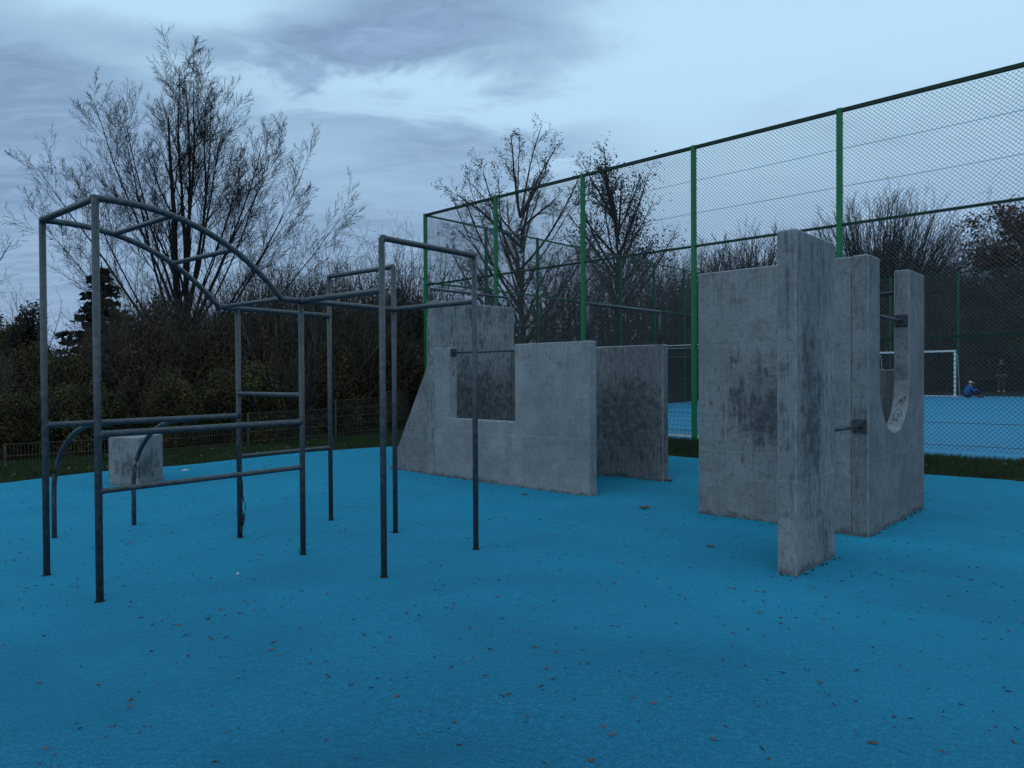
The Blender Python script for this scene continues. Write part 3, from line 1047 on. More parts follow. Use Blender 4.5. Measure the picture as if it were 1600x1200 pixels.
# ------------------------------------------------------------------ goals
def make_goal(s, t, facing, label):
    x, y = xy(s, t)
    z = pitch_z(t) + 0.05
    gl = empty('goal', (x, y, z), -PHI + (0 if facing > 0 else math.pi), label, 'goal', 'white goals on the blue court')
    w2, H, dep = 1.54, 1.98, 0.95
    q = 0.04
    for sx in (-1, 1):
        box('goal_post', sx * w2 - q, sx * w2 + q, -q, q, 0, H, M['white'], gl, 0.006)
        tube('back_stay', [(sx * w2, q, H - 0.06), (sx * w2, 0.42, H - 0.09), (sx * w2, dep, 0.10)], 0.022, M['white'], gl, 8)
        box('ground_bar', sx * w2 - 0.03, sx * w2 + 0.03, q, dep, 0.0, 0.055, M['white'], gl)
    box('crossbar', -w2 - q, w2 + q, -q, q, H, H + 2 * q, M['white'], gl, 0.006)
    box('ground_bar', -w2 - 0.03, w2 + 0.03, dep, dep + 0.055, 0.0, 0.055, M['white'], gl)
    t_ = Tubes()
    step = 0.1
    nx_ = int(2 * w2 / step)
    prof = [(0.045, H - 0.03), (0.42, H - 0.09), (dep, 0.06)]
    for i in range(nx_ + 1):
        xx = -w2 + i * 2 * w2 / nx_
        t_.path([(xx, p, q_) for p, q_ in prof], 0.0028, 3)
    for j in range(4):
        f = j / 3
        t_.path([(-w2, 0.045 + f * 0.375, H - 0.03 - f * 0.06), (w2, 0.045 + f * 0.375, H - 0.03 - f * 0.06)], 0.0028, 3)
    for j in range(1, 20):
        f = j / 19
        yy, zz = 0.42 + f * (dep - 0.42), H - 0.09 - f * (H - 0.15)
        t_.path([(-w2, yy, zz), (w2, yy, zz)], 0.0028, 3)
        for sx in (-1, 1):
            t_.path([(sx * w2, 0.045, zz), (sx * w2, yy, zz)], 0.0028, 3)
    for j in range(1, 9):
        yy = 0.045 + j * 0.1
        ztop = H - 0.08 if yy < 0.42 else H - 0.09 - (yy - 0.42) / (dep - 0.42) * (H - 0.15)
        for sx in (-1, 1):
            t_.path([(sx * w2, yy, 0.05), (sx * w2, yy, ztop)], 0.0028, 3)
    nt = t_.build('net', M['net'], gl, False)
    nt['kind'] = 'stuff'
    return gl


make_goal(-8.35, 35.35, 1, 'white goal far across the court, left of the crouching person')
make_goal(-8.35, FENCE_T + 1.75, -1, 'white goal with dark net close behind the near fence, between the concrete walls')


# ------------------------------------------------------------------ low mat fence on the left
def mat_panel(length, h=0.83):
    t = Tubes()
    nb_ = int(length / 0.05)
    for i in range(nb_ + 1):
        x = i * length / nb_
        t.path([(x, 0, 0), (x, 0, h)], 0.0036, 4)
    z = 0.03
    while z < h:
        for dy in (-0.006, 0.006):
            t.path([(0, dy, z), (length, dy, z)], 0.0042, 4)
        z += 0.198
    return tubes_to_mesh(t, 'mesh_panel', M['mat_wire'])


lf = [(-12.0, 9.0), (-10.2, 10.3), (-8.45, 11.6), (-7.0, 12.75), (-5.55, 14.65), (-4.2, 16.6), (-3.3, 18.3), (-3.0, 20.3)]
tops = [0.28, 0.33, 0.42, 0.55, 0.76, 0.96, 1.12]
lfr = empty('low_wire_fence', (lf[0][0], lf[0][1], 0), 0, 'low brown welded wire fence stepping uphill between grass and dark bushes', 'fence')
for i in range(len(lf) - 1):
    (x0, y0), (x1, y1) = lf[i], lf[i + 1]
    ln = math.hypot(x1 - x0, y1 - y0)
    me = mat_panel(ln - 0.06)
    an = math.atan2(y1 - y0, x1 - x0)
    ux, uy = (x1 - x0) / ln, (y1 - y0) / ln
    o = shared('mesh_panel', me, lfr, (x0 - lf[0][0] + ux * 0.03, y0 - lf[0][1] + uy * 0.03, tops[i] - 0.83), an)
    o['kind'] = 'stuff'
    bm = bmesh.new()
    box_bm(bm, -0.016, 0.016, 0.014, 0.046, 0, 1.20)
    p = from_bm('post', bm, M['mat_wire'], lfr)
    p.location = (x0 - lf[0][0], y0 - lf[0][1], tops[i] - 1.2)


# ------------------------------------------------------------------ vegetation
def rot_dir(rng, d, ang):
    """unit vector at angle ang from d, random azimuth"""
    dx, dy, dz = d
    if abs(dz) < 0.9:
        ux, uy, uz = dy, -dx, 0.0
    else:
        ux, uy, uz = 0.0, dz, -dy
    l = math.sqrt(ux * ux + uy * uy + uz * uz)
    ux, uy, uz = ux / l, uy / l, uz / l
    wx, wy, wz = dy * uz - dz * uy, dz * ux - dx * uz, dx * uy - dy * ux
    az = rng.random() * 6.2832
    ca, sa = math.cos(az), math.sin(az)
    c_, s_ = math.cos(ang), math.sin(ang)
    return (dx * c_ + (ux * ca + wx * sa) * s_, dy * c_ + (uy * ca + wy * sa) * s_, dz * c_ + (uz * ca + wz * sa) * s_)


def norm(v):
    l = math.sqrt(v[0] ** 2 + v[1] ** 2 + v[2] ** 2) or 1
    return (v[0] / l, v[1] / l, v[2] / l)


def grow(tb, rng, p, d, length, r, lvl, cfg, tips):
    nl = len(cfg['n'])
    ns = cfg['seg'][min(lvl, len(cfg['seg']) - 1)]
    jit = cfg['jit'][min(lvl, len(cfg['jit']) - 1)]
    up = cfg['up'][min(lvl, len(cfg['up']) - 1)]
    rend = r * cfg['taper'] if lvl < nl else r * 0.6
    pts, rad, dirs = [p], [r], [d]
    q = p
    for i in range(ns):
        d = norm((d[0] + rng.gauss(0, jit), d[1] + rng.gauss(0, jit), d[2] + rng.gauss(0, jit) + up))
        q = (q[0] + d[0] * length / ns, q[1] + d[1] * length / ns, q[2] + d[2] * length / ns)
        pts.append(q)
        rad.append(r + (rend - r) * (i + 1) / ns)
        dirs.append(d)
    sides = 8 if r > 0.06 else (5 if r > 0.02 else 3)
    (tb[0] if lvl < cfg.get('split', 1) else tb[1]).path(pts, rad, sides)
    if lvl >= nl:
        tips.append((pts[-1], pts[len(pts) // 2]))
        return
    cnt = cfg['n'][lvl]
    cnt = max(2, int(cnt * (0.75 + 0.5 * rng.random())))
    lo = cfg['lo'][min(lvl, len(cfg['lo']) - 1)]
    for k in range(cnt):
        f = lo + (1 - lo) * ((k + rng.random()) / cnt)
        f = min(f, 0.999)
        i = int(f * ns)
        g_ = f * ns - i
        a_, b_ = pts[i], pts[i + 1]
        s = (a_[0] + (b_[0] - a_[0]) * g_, a_[1] + (b_[1] - a_[1]) * g_, a_[2] + (b_[2] - a_[2]) * g_)
        ang = cfg['ang'][min(lvl, len(cfg['ang']) - 1)] * (0.7 + 0.6 * rng.random())
        dd = rot_dir(rng, dirs[i], ang)
        rr_ = max((rad[i] + (rad[i + 1] - rad[i]) * g_) * cfg['rr'], cfg['rmin'])
        ll = length * cfg['lr'][min(lvl, len(cfg['lr']) - 1)] * (1.0 - 0.55 * f) * (0.7 + 0.6 * rng.random())
        grow(tb, rng, s, dd, ll, rr_, lvl + 1, cfg, tips)


def leaf_quads(C, size, rs, elong=1.5):
    C = np.asarray(C, float)
    n_ = len(C)
    a_ = rs.normal(size=(n_, 3))
    a_ /= np.linalg.norm(a_, axis=1)[:, None]
    b_ = rs.normal(size=(n_, 3))
    b_ -= (b_ * a_).sum(1)[:, None] * a_
    b_ /= np.linalg.norm(b_, axis=1)[:, None]
    sz = size * (0.6 + 0.8 * rs.rand(n_))[:, None]
    V_ = np.stack([C - a_ * sz * elong / 2, C - b_ * sz * 0.45, C + a_ * sz * elong / 2, C + b_ * sz * 0.45], 1)
    return V_.reshape(-1, 3), np.arange(n_ * 4).reshape(n_, 4)


def tree(name, label, cat, loc, seed, stems, cfg, mat_t, mat_b, leaves=None, rz=0.0, group=None):
    """stems: list of (start, dir, length, radius)"""
    rng = random.Random(seed)
    root = empty(name, loc, rz, label, cat, group)
    tb = (Tubes(), Tubes())
    tips = []
    for st_ in stems:
        grow(tb, rng, st_[0], norm(st_[1]), st_[2], st_[3], 0, cfg, tips)
    tb[0].build('trunk', mat_t, root)
    if tb[1].v:
        tb[1].build('branches', mat_b, root, False)
    if leaves:
        cnt, size, mat, sprd, clump = leaves
        rs = np.random.RandomState(seed)
        T = np.array([t_[0] for t_ in tips])
        if clump < 1:
            # leaves hang on only where a slow noise says so
            ph = rs.rand(3) * 6
            keep = np.sin(T[:, 0] * 1.9 + ph[0]) * np.sin(T[:, 1] * 1.7 + ph[1]) + np.sin(T[:, 2] * 2.1 + ph[2]) * 0.8
            T = T[keep > np.quantile(keep, 1 - clump)]
        C = T[rs.randint(0, len(T), cnt)] + rs.normal(0, sprd, (cnt, 3))
        V_, F_ = leaf_quads(C, size, rs)
        from_np('crown', V_, F_, mat, root)
    return root


# big bare tree, left
cfg_big = dict(n=(17, 10, 7), seg=(9, 6, 4, 3), jit=(0.04, 0.06, 0.10, 0.13), up=(0.025, 0.08, 0.05, 0.03), taper=0.13, lo=(0.34, 0.2, 0.2),
               ang=(0.55, 0.55, 0.60), lr=(0.34, 0.50, 0.50), rr=0.42, rmin=0.0044, split=1)
def toward(start, end, r, bow=0.25):
    dx, dy, dz = (end[i] - start[i] for i in range(3))
    hl = math.hypot(dx, dy)
    ln = math.sqrt(hl * hl + dz * dz)
    return (start, (dx * (1 + bow), dy * (1 + bow), dz), ln * 1.02, r)


BASE = (-8.95, 19.6)
stems = [((0, 0, -0.2), (-0.05, 0, 1), 9.0, 0.165)]
# stem tips: x, height above the trunk foot, radius of the stem at its root
rt_ = random.Random(5)
for x_, z_, r_ in [(-9.66, 10.9, .085), (-11.13, 9.7, .07), (-12.2, 9.4, .075), (-13.25, 8.3, .065), (-8.98, 9.2, .06), (-8.35, 9.4, .075), (-7.72, 8.9, .07),
                   (-6.96, 8.2, .07), (-5.78, 7.1, .06), (-5.33, 6.1, .05), (-12.9, 5.6, .045), (-12.1, 7.0, .05), (-10.6, 8.8, .06), (-8.08, 7.7, .05), (-6.46, 6.4, .05),
                   (-9.4, 10.6, .07), (-8.3, 9.5, .06), (-7.95, 9.3, .06), (-7.35, 8.8, .05), (-6.7, 7.9, .045), (-9.9, 7.4, .045), (-7.4, 7.2, .045)]:
    out_ = abs(x_ - BASE[0] - 0.3)
    h0 = max(0.9, 4.6 - 1.05 * out_) * rt_.uniform(0.6, 1.0)
    stems.append(toward((-0.05 * h0, 0, h0), ((x_ - BASE[0]) * (0.86 if x_ < BASE[0] else 1.08), rt_.uniform(-1.5, 1.5), z_ * 0.935), r_ * 0.78, 0.12))
tree('bare_tree', 'large leafless tree with many upright stems behind the climbing frame', 'tree', (BASE[0], BASE[1], 0.3), 11,
     stems, cfg_big, M['bark'], M['twig'])


def crown_stems(seed, centre, radii, cnt, r0, low):
    """limbs from a trunk at the origin out to points spread through an egg-shaped crown"""
    rng = random.Random(seed)
    o = [((0, 0, -0.5), (centre[0] / max(centre[2], 1) * 0.6, 0, 1), centre[2] * 0.75 + 0.5, r0)]
    for k in range(cnt):
        while True:
            v = [rng.gauss(0, 1) for _ in range(3)]
            l = math.sqrt(sum(q * q for q in v))
            v = [q / l for q in v]
            if v[2] > -0.75:
                break
        f = 0.55 + 0.35 * rng.random()
        e = [centre[i] + v[i] * radii[i] * f for i in range(3)]
        hd = math.hypot(e[0], e[1])
        z0 = max(low, min(e[2] - hd * rng.uniform(0.9, 1.7) - 0.6, centre[2]))
        st = (centre[0] * 0.6 * z0 / max(centre[2], 1), 0, z0)
        o.append(toward(st, e, r0 * rng.uniform(0.25, 0.5), 0.35))
    return o


# seed-hung tree behind the court (left of the pair)
cfg_ald = dict(n=(9, 6, 5), seg=(7, 5, 4, 3), jit=(0.06, 0.12, 0.18, 0.25), up=(0.03, 0.05, 0.02, 0.0), taper=0.28, lo=(0.3, 0.2, 0.2),
               ang=(0.65, 0.75, 0.8), lr=(0.36, 0.5, 0.5), rr=0.42, rmin=0.0085, split=1)
tree('alder_tree', 'tall bare tree hung with tiny seed cones, left one behind the court', 'tree', (0.5, 37.5, 0.4), 21,
     crown_stems(21, (0, 0, 9.6), (5.2, 4.0, 5.5), 40, 0.20, 2.6), cfg_ald, M['bark2'], M['twig'], (9000, 0.055, M['brownleaf'], 0.10, 1.0))
tree('alder_tree', 'tree with tufts of dark withered leaves, right one behind the court', 'tree', (5.7, 38.5, 0.4), 22,
     crown_stems(24, (0.2, 0, 9.6), (3.3, 3.0, 5.0), 30, 0.21, 2.6), cfg_ald, M['bark2'], M['twig'], (6500, 0.08, M['witherleaf'], 0.30, 0.9))

# pollard-like trees: a fan of long straight shoots
cfg_pol = dict(n=(8, 6), seg=(6, 4, 3), jit=(0.03, 0.06, 0.10), up=(0.005, 0.03, 0.02), taper=0.30, lo=(0.3, 0.3), ang=(0.34, 0.4), lr=(0.32, 0.5), rr=0.5, rmin=0.0105, split=1)


def pollard(seed, nst, hgt, spread):
    rng = random.Random(seed)
    st_ = [((0, 0, -0.5), (0, 0, 1), 3.2, 0.28)]
    cz, rr_ = hgt - spread, spread
    for k in range(nst):
        az = rng.random() * 6.283
        cosb = rng.uniform(-0.35, 1.0)
        sb = math.sqrt(1 - cosb * cosb)
        f = rng.uniform(0.80, 0.90) if rng.random() < 0.82 else rng.uniform(0.4, 0.8)
        e = (math.cos(az) * sb * rr_ * f, math.sin(az) * sb * rr_ * f, cz + cosb * rr_ * f)
        st_.append(toward((e[0] * 0.10, e[1] * 0.10, 1.8 + 0.7 * rng.random()), e, 0.046, 0.15))
    return st_


tree('pollard_tree', 'round-headed leafless tree, a dense fan of straight shoots behind the court', 'tree', (23.1, 44.0, 0.5), 31,
     pollard(31, 330, 12.3, 5.1), cfg_pol, M['bark2'], M['twig'])
tree('pollard_tree', 'smaller bushy leafless tree seen above the left edge of the tall slabs', 'tree', (14.6, 44.0, 0.5), 32,
     pollard(32, 130, 9.9, 3.0), cfg_pol, M['bark2'], M['twig'])

# right edge: tree with rusty leaves
tree('autumn_tree', 'tree with rusty brown leaves at the right edge behind the court', 'tree', (30.6, 41.0, 0.5), 41,
     crown_stems(41, (0, 0, 7.6), (4.0, 3.6, 4.6), 30, 0.20, 2.0), cfg_ald, M['bark2'], M['twig'], (20000, 0.11, M['rustleaf'], 0.28, 0.8))
# left edge: yellowish tree and ivy-covered stump beside it
stems = [((0, 0, -0.5), (0.0, 0, 1), 4.0, 0.16), ((0, 0, 1.5), (0.25, 0, 1), 4.0, 0.08), ((0, 0, 1.5), (-0.3, 0, 1), 4.6, 0.09), ((0, 0, 1.5), (0.1, 0.3, 1), 4.2, 0.08),
         ((0, 0, 1.4), (0.7, 0, 1), 3.4, 0.07)]
tree('yellow_tree', 'small tree with yellow-green leaves at the left edge', 'tree', (-18.9, 24.3, 0.2), 42,
     stems, cfg_ald, M['bark'], M['twig'], (12000, 0.085, M['yellowleaf'], 0.16, 0.55)).scale = (0.68, 0.68, 0.66)
stems = [((0, 0, 0), (0.1, 0, 1), 4.5, 0.10), ((0, 0, 1.0), (0.45, 0, 1), 5.2, 0.07), ((0, 0, 1.2), (0.8, 0.1, 1), 4.6, 0.05)]
tree('bare_tree', 'thin leafless tree reaching in from the left edge', 'tree', (-15.8, 18.2, 0.2), 43, stems,
     dict(cfg_big, n=(8, 6, 4)), M['bark'], M['twig'])


# conifer
def conifer(loc, seed, H, label):
    rng = random.Random(seed)
    root = empty('conifer', loc, 0, label, 'tree')
    t = Tubes()
    t.path([(0, 0, -0.3), (0.03, 0, H * 0.5), (0, 0.02, H)], [0.14, 0.08, 0.012], 8)
    t.build('trunk', M['bark'], root)
    tw = Tubes()
    C = []
    z = 0.6
    while z < H - 0.15:
        nb_ = 6
        for k in range(nb_):
            az = rng.random() * 6.283
            ln = (H - z) * 0.42 * (0.65 + 0.55 * rng.random()) + 0.12
            pts = []
            for j in range(6):
                f = j / 5
                pts.append((math.cos(az) * ln * f, math.sin(az) * ln * f, z + 0.22 * ln * f - 0.42 * ln * f * f + (0.18 * ln * f ** 3)))
            tw.path(pts, [0.018 * (1 - 0.8 * j / 5) for j in range(6)], 3)
            for j in range(int(46 * ln) + 6):
                f = 0.12 + 0.88 * rng.random()
                i = min(int(f * 5), 4)
                g_ = f * 5 - i
                p = [pts[i][q] + (pts[i + 1][q] - pts[i][q]) * g_ for q in range(3)]
                sd = rng.uniform(-1, 1) * 0.28 * ln * (1 - f * 0.6)
                C.append((p[0] - math.sin(az) * sd, p[1] + math.cos(az) * sd, p[2] - abs(rng.gauss(0, 0.07)) - abs(sd) * 0.3))
        z += 0.24
    tw.build('branches', M['bark'], root, False)
    V_, F_ = leaf_quads(C, 0.13, np.random.RandomState(seed), 1.9)
    from_np('crown', V_, F_, M['needle'], root)


conifer((-12.6, 21.5, 0.4), 5, 4.7, 'dark fir tree behind the left posts of the climbing frame')


# shrubs: prototypes copied along the edge of the wood
def shrub_proto(name, seed, rx, ry, h, nleaf, leaf, mat, ntw, hollow=0.35, lumps=9):
    rng = random.Random(seed)
    rs = np.random.RandomState(seed)
    tw = Tubes()
    tips = []
    cfg = dict(n=(6, 5), seg=(6, 4, 3), jit=(0.10, 0.16, 0.22), up=(0.0, 0.02, 0.0), taper=0.3, lo=(0.15, 0.15), ang=(0.6, 0.7), lr=(0.5, 0.5), rr=0.55, rmin=0.005, split=9)
    for k in range(ntw):
        az = rng.random() * 6.283
        q = math.sqrt(rng.random())
        sx, sy = math.cos(az) * q * rx * 0.5, math.sin(az) * q * ry * 0.5
        grow((tw, tw), rng, (sx, sy, -0.1), norm((math.cos(az) * q * rx / h * 0.75, math.sin(az) * q * ry / h * 0.75, 1)), h * (0.75 + 0.4 * rng.random()), 0.022, 0, cfg, tips)
    me_t = tubes_to_mesh(tw, 'stems', M['bramble'])
    me_l = None
    if nleaf:
        cs = []
        for k in range(lumps):
            az = rng.random() * 6.283
            q = math.sqrt(rng.random()) * 0.6
            cs.append((math.cos(az) * q * rx, math.sin(az) * q * ry, h * rng.uniform(0.15, 0.72), rng.uniform(0.35, 0.6)))
        per = nleaf // lumps
        P = []
        for (cx_, cy_, cz_, sc) in cs:
            v = rs.normal(size=(per, 3))
            v /= np.linalg.norm(v, axis=1)[:, None]
            rad_ = (hollow + (1 - hollow) * rs.rand(per) ** 0.6)[:, None]
            wob_ = 1 + 0.22 * np.sin(v[:, :1] * 7 + cx_ * 5) * np.sin(v[:, 2:] * 6)
            P.append(v * rad_ * wob_ * np.array([rx * sc, ry * sc, h * sc * 0.75]) + [cx_, cy_, cz_])
        P = np.vstack(P)
        P = P[P[:, 2] > -0.05]
        V_, F_ = leaf_quads(P, leaf, rs)
        me_l = bpy.data.meshes.new('crown')
        me_l.from_pydata(V_.tolist(), [], F_.tolist())
        me_l.materials.append(mat)
    return me_t, me_l


PROTO = {
    'olive': shrub_proto('olive', 51, 1.6, 1.4, 2.4, 26000, 0.058, M['olive'], 14),
    'olive2': shrub_proto('olive2', 52, 1.4, 1.5, 3.0, 26000, 0.060, M['olive'], 14),
    'brown': shrub_proto('brown', 53, 1.5, 1.5, 2.9, 9000, 0.055, M['brownleaf'], 60),
    'ivy': shrub_proto('ivy', 54, 1.2, 1.2, 4.4, 28000, 0.065, M['ivy'], 16, 0.4, 14),
    'bare': shrub_proto('bare', 55, 1.9, 1.7, 3.6, 0, 0, None, 56),
    'bare2': shrub_proto('bare2', 56, 1.7, 1.9, 4.4, 1500, 0.06, M['brownleaf'], 56, 0.3),
}


def shrub(kind, name, label, x, y, sc, rz, group, sz=None, z=None, cat='shrub'):
    me_t, me_l = PROTO[kind]
    zz = float(terrain(np.array([x]), np.array([y]))[0]) if z is None else z
    root = empty(name, (x, y, zz - 0.05), rz, label, cat, group)
    root.scale = (sc, sc, sz or sc)
    shared('stems', me_t, root, (0, 0, 0))
    if me_l:
        shared('crown', me_l, root, (0, 0, 0))
    return root


rs_ = random.Random(77)
GL = 'dark shrubs along the wood behind the low fence'
KIND = {'olive': 'dark olive leafy shrub', 'olive2': 'tall olive leafy shrub', 'brown': 'brown half-bare shrub', 'bare': 'leafless twiggy bush',
        'bare2': 'tall leafless twiggy bush', 'ivy': 'dark ivy-smothered bush'}
NAM = {'olive': 'leafy_shrub', 'olive2': 'leafy_shrub', 'brown': 'withered_shrub', 'bare': 'twiggy_bush', 'bare2': 'twiggy_bush', 'ivy': 'ivy_bush'}
GRP = {'olive': 'leafy shrubs behind the low fence', 'olive2': 'leafy shrubs behind the low fence', 'brown': 'withered shrubs behind the low fence',
       'bare': 'twiggy bushes behind the low fence', 'bare2': 'twiggy bushes behind the low fence', 'ivy': 'ivy bushes behind the low fence'}
# front row along the fence, then deeper rows; heights follow the skyline of the photograph
spots = [('olive', -12.2, 11.4, 0.62), ('olive', -10.6, 12.6, 0.60), ('olive2', -9.6, 13.4, 0.50), ('olive', -8.5, 14.0, 0.62), ('olive2', -7.4, 15.0, 0.62), ('olive', -6.3, 16.2, 0.80),
         ('brown', -5.5, 17.4, 0.80), ('olive2', -4.9, 18.6, 0.85), ('brown', -4.1, 20.2, 0.95), ('olive', -3.6, 21.6, 1.1),
         ('brown', -15.0, 15.0, 0.70), ('olive', -13.2, 14.8, 0.68), ('brown', -11.6, 15.4, 0.66), ('olive', -10.2, 16.2, 0.72), ('brown', -8.8, 17.0, 0.95), ('olive2', -7.6, 18.0, 0.95),
         ('brown', -6.6, 19.2, 1.0), ('brown', -5.6, 20.4, 1.0), ('ivy', -4.3, 22.0, 0.80), ('ivy', -3.6, 23.4, 1.0), ('ivy', -5.2, 23.8, 0.85),
         ('brown', -18.0, 18.5, 0.7), ('olive', -16.4, 18.0, 0.7), ('olive2', -14.8, 19.0, 0.60), ('olive', -12.8, 18.6, 0.70), ('brown', -11.2, 19.6, 0.72), ('brown', -9.9, 20.6, 1.12),
         ('olive2', -8.2, 21.0, 1.05), ('brown', -6.8, 22.4, 1.1), ('brown', -8.9, 19.0, 1.05), ('brown', -9.6, 18.4, 0.95),
         ('bare', -8.2, 19.2, 1.0), ('bare2', -6.6, 20.8, 1.0), ('bare', -5.4, 22.2, 1.15), ('bare2', -4.4, 24.0, 1.15), ('bare', -7.6, 23.0, 1.2), ('bare2', -10.2, 21.6, 0.9),
         ('bare', -9.4, 23.2, 1.1), ('bare2', -3.4, 25.6, 1.15), ('bare', -6.0, 25.4, 1.3), ('bare2', -5.2, 20.0, 0.95), ('bare', -6.0, 18.6, 1.05), ('bare2', -4.2, 21.4, 0.95),
         ('bare', -12.8, 22.8, 0.6), ('bare', -17.5, 20.5, 0.6), ('brown', -20.5, 21.0, 0.7), ('olive', -22.0, 24.0, 0.8), ('brown', -19.0, 25.5, 0.8), ('olive2', -16.8, 23.5, 0.62), ('ivy', -15.75, 22.6, 0.66)]


def near_what(x, y):
    px = 800 + 1092 * x / y
    row = 'front' if edge_dist(np.array([x]), np.array([y]))[0] < 3.2 else ('middle' if y + 0.5 * x < 15.5 else 'rear')
    for lim, words in ((-20, 'beyond the left edge'), (60, 'left of the climbing frame'), (160, 'between the two left frame posts'), (270, 'behind the concrete block'),
                       (370, 'behind the big bare tree trunk'), (470, 'behind the frame ladder'), (560, 'behind the square bars'), (640, 'beside the slanted concrete wall'),
                       (5000, 'behind the tall side slab')):
        if px < lim:
            return row, words


for k, x, y, sc in spots:
    if k == 'ivy' and x < -15:
        shrub(k, 'ivy_bush', 'narrow ivy-covered stump beside the yellow-green tree at the left edge', x, y, sc, 0.4, None)
        continue
    row, words = near_what(x, y)
    shrub(k, NAM[k], KIND[k] + ', ' + row + ' of the thicket, ' + words, x, y, sc * 0.94 * rs_.uniform(0.9, 1.1), rs_.random() * 6.28, GRP[k])

# hedge and wood round the court: behind its left end and its far side
GRPF = {k: v for k, v in (('olive', 'leafy shrubs beyond the court'), ('olive2', 'leafy shrubs beyond the court'), ('brown', 'withered shrubs beyond the court'),
                          ('bare', 'leafless bushes beyond the court'), ('bare2', 'leafless bushes beyond the court'), ('ivy', 'ivy bushes beyond the court'))}
kinds = ['brown', 'olive', 'brown', 'ivy', 'olive2', 'brown']
s_ = -17.8
i = 0
# along the left end of the court (runs away from the camera)
t0 = 22.0
while t0 < 42:
    for row, (off, sc) in enumerate(((1.4, 0.8), (3.6, 1.15))):
        x, y = xy(FENCE_S - off + rs_.uniform(-0.4, 0.4), t0 + rs_.uniform(-0.5, 0.5))
        k = ('brown', 'bare', 'olive', 'bare2', 'brown', 'bare')[i % 6] if row == 0 else ('bare', 'bare2', 'bare2')[i % 3]
        shrub(k, NAM[k], KIND[k] + ' outside the court end, ' + ('front row' if row == 0 else 'second row') + (', near corner' if t0 < 28 else (', half way along' if t0 < 35 else ', far corner')), x, y, sc * rs_.uniform(0.9, 1.15), rs_.random() * 6.28, GRPF[k])
        i += 1
    t0 += 1.9
# along the far side
ss = FENCE_S - 3
while ss < 15:
    for row, (off, sc) in enumerate(((3.0, 1.15), (5.5, 1.5), (8.2, 1.8)) if ss < -11 else ((9.0, 1.7), (11.5, 2.2), (14.2, 2.3))):
        x, y = xy(ss + rs_.uniform(-0.6, 0.6), FAR_T + off + rs_.uniform(-0.4, 0.4))
        if ss < -11:
            k = (('brown', 'olive', 'bare', 'brown')[i % 4], ('bare2', 'bare', 'brown')[i % 3], ('bare', 'bare2')[i % 2])[row]
        else:
            k = (kinds[i % 6], ('brown', 'olive2', 'brown', 'ivy')[i % 4], ('bare', 'bare2', 'brown')[i % 3])[row]
        sc2 = sc * rs_.uniform(0.9, 1.12)
        if k == 'ivy': sc2 *= 0.75
        shrub(k, NAM[k], KIND[k] + ' beyond the court, ' + ('front row', 'middle row', 'rear row')[row] + (', above the dark wall' if ss < -12 else (', behind the tall slabs' if ss < -6 else (', behind the far goal' if ss < 0 else ', off to the right'))), x, y, sc2, rs_.random() * 6.28, GRPF[k])
        i += 1
    ss += 2.1


# shrubs that would share a label are told apart by how far back they stand, where two or three are alike
same = {}
for o in COL.objects:
    if o.parent is None and o.get('category') == 'shrub':
        same.setdefault(o['label'], []).append(o)
for lab, obs in same.items():
    obs.sort(key=lambda o: o.location.y)
    words = {2: ('nearer one', 'farther one'), 3: ('nearest', 'middle one', 'farthest'), 4: ('nearest', 'second nearest', 'third nearest', 'farthest')}.get(len(obs))
    if words:
        for o, w_ in zip(obs, words):
            if len(lab.split()) + len(w_.split()) <= 16:
                o['label'] = lab + ', ' + w_


# ------------------------------------------------------------------ litter on the blue surface
def inside(x, y):
    return edge_dist(np.array([x]), np.array([y]))[0] < -0.05


def litter(n_, seed, mat, lmin, lmax, label, w_=0.33):
    rs = np.random.RandomState(seed)
    X = rs.uniform(-8.2, 9.5, n_ * 3)
    Y = 1.6 + 13 * rs.rand(n_ * 3) ** 1.55
    k = edge_dist(X, Y) < -0.08
    X, Y = X[k][:n_], Y[k][:n_]
    n2 = len(X)
    Z = np.array([swell(x, y) for x, y in zip(X, Y)]) + 0.003
    an = rs.rand(n2) * 6.283
    ln = (lmin + (lmax - lmin) * rs.rand(n2) ** 2) / 2
    wd = ln * w_ * (0.5 + rs.rand(n2))
    lift = ln * 0.5 * rs.rand(n2)
    cx_, sx_ = np.cos(an), np.sin(an)
    V_ = np.zeros((n2, 5, 3))
    V_[:, 0] = np.stack([X - cx_ * ln, Y - sx_ * ln, Z + lift * rs.rand(n2)], 1)
    V_[:, 1] = np.stack([X + sx_ * wd, Y - cx_ * wd, Z + lift * 0.3], 1)
    V_[:, 2] = np.stack([X + cx_ * ln, Y + sx_ * ln, Z + lift], 1)
    V_[:, 3] = np.stack([X - sx_ * wd, Y + cx_ * wd, Z + lift * 0.2], 1)
    V_[:, 4] = np.stack([X, Y, Z + 0.006 + lift * 0.4], 1)
    F_ = []
    base = np.arange(n2) * 5
    F_ = np.concatenate([np.stack([base, base + 1, base + 4], 1), np.stack([base + 1, base + 2, base + 4], 1),
                         np.stack([base + 2, base + 3, base + 4], 1), np.stack([base + 3, base, base + 4], 1)])
    tag(from_np('leaf_litter', V_.reshape(-1, 3), F_, mat), label, 'leaf litter', kind='stuff')


litter(4200, 5, M['litter'], 0.010, 0.044, 'scattered reddish brown seeds and leaf scraps on the blue surface')
litter(2000, 6, M['litterdark'], 0.010, 0.05, 'scattered thin dark twigs and specks on the blue surface', 0.11)
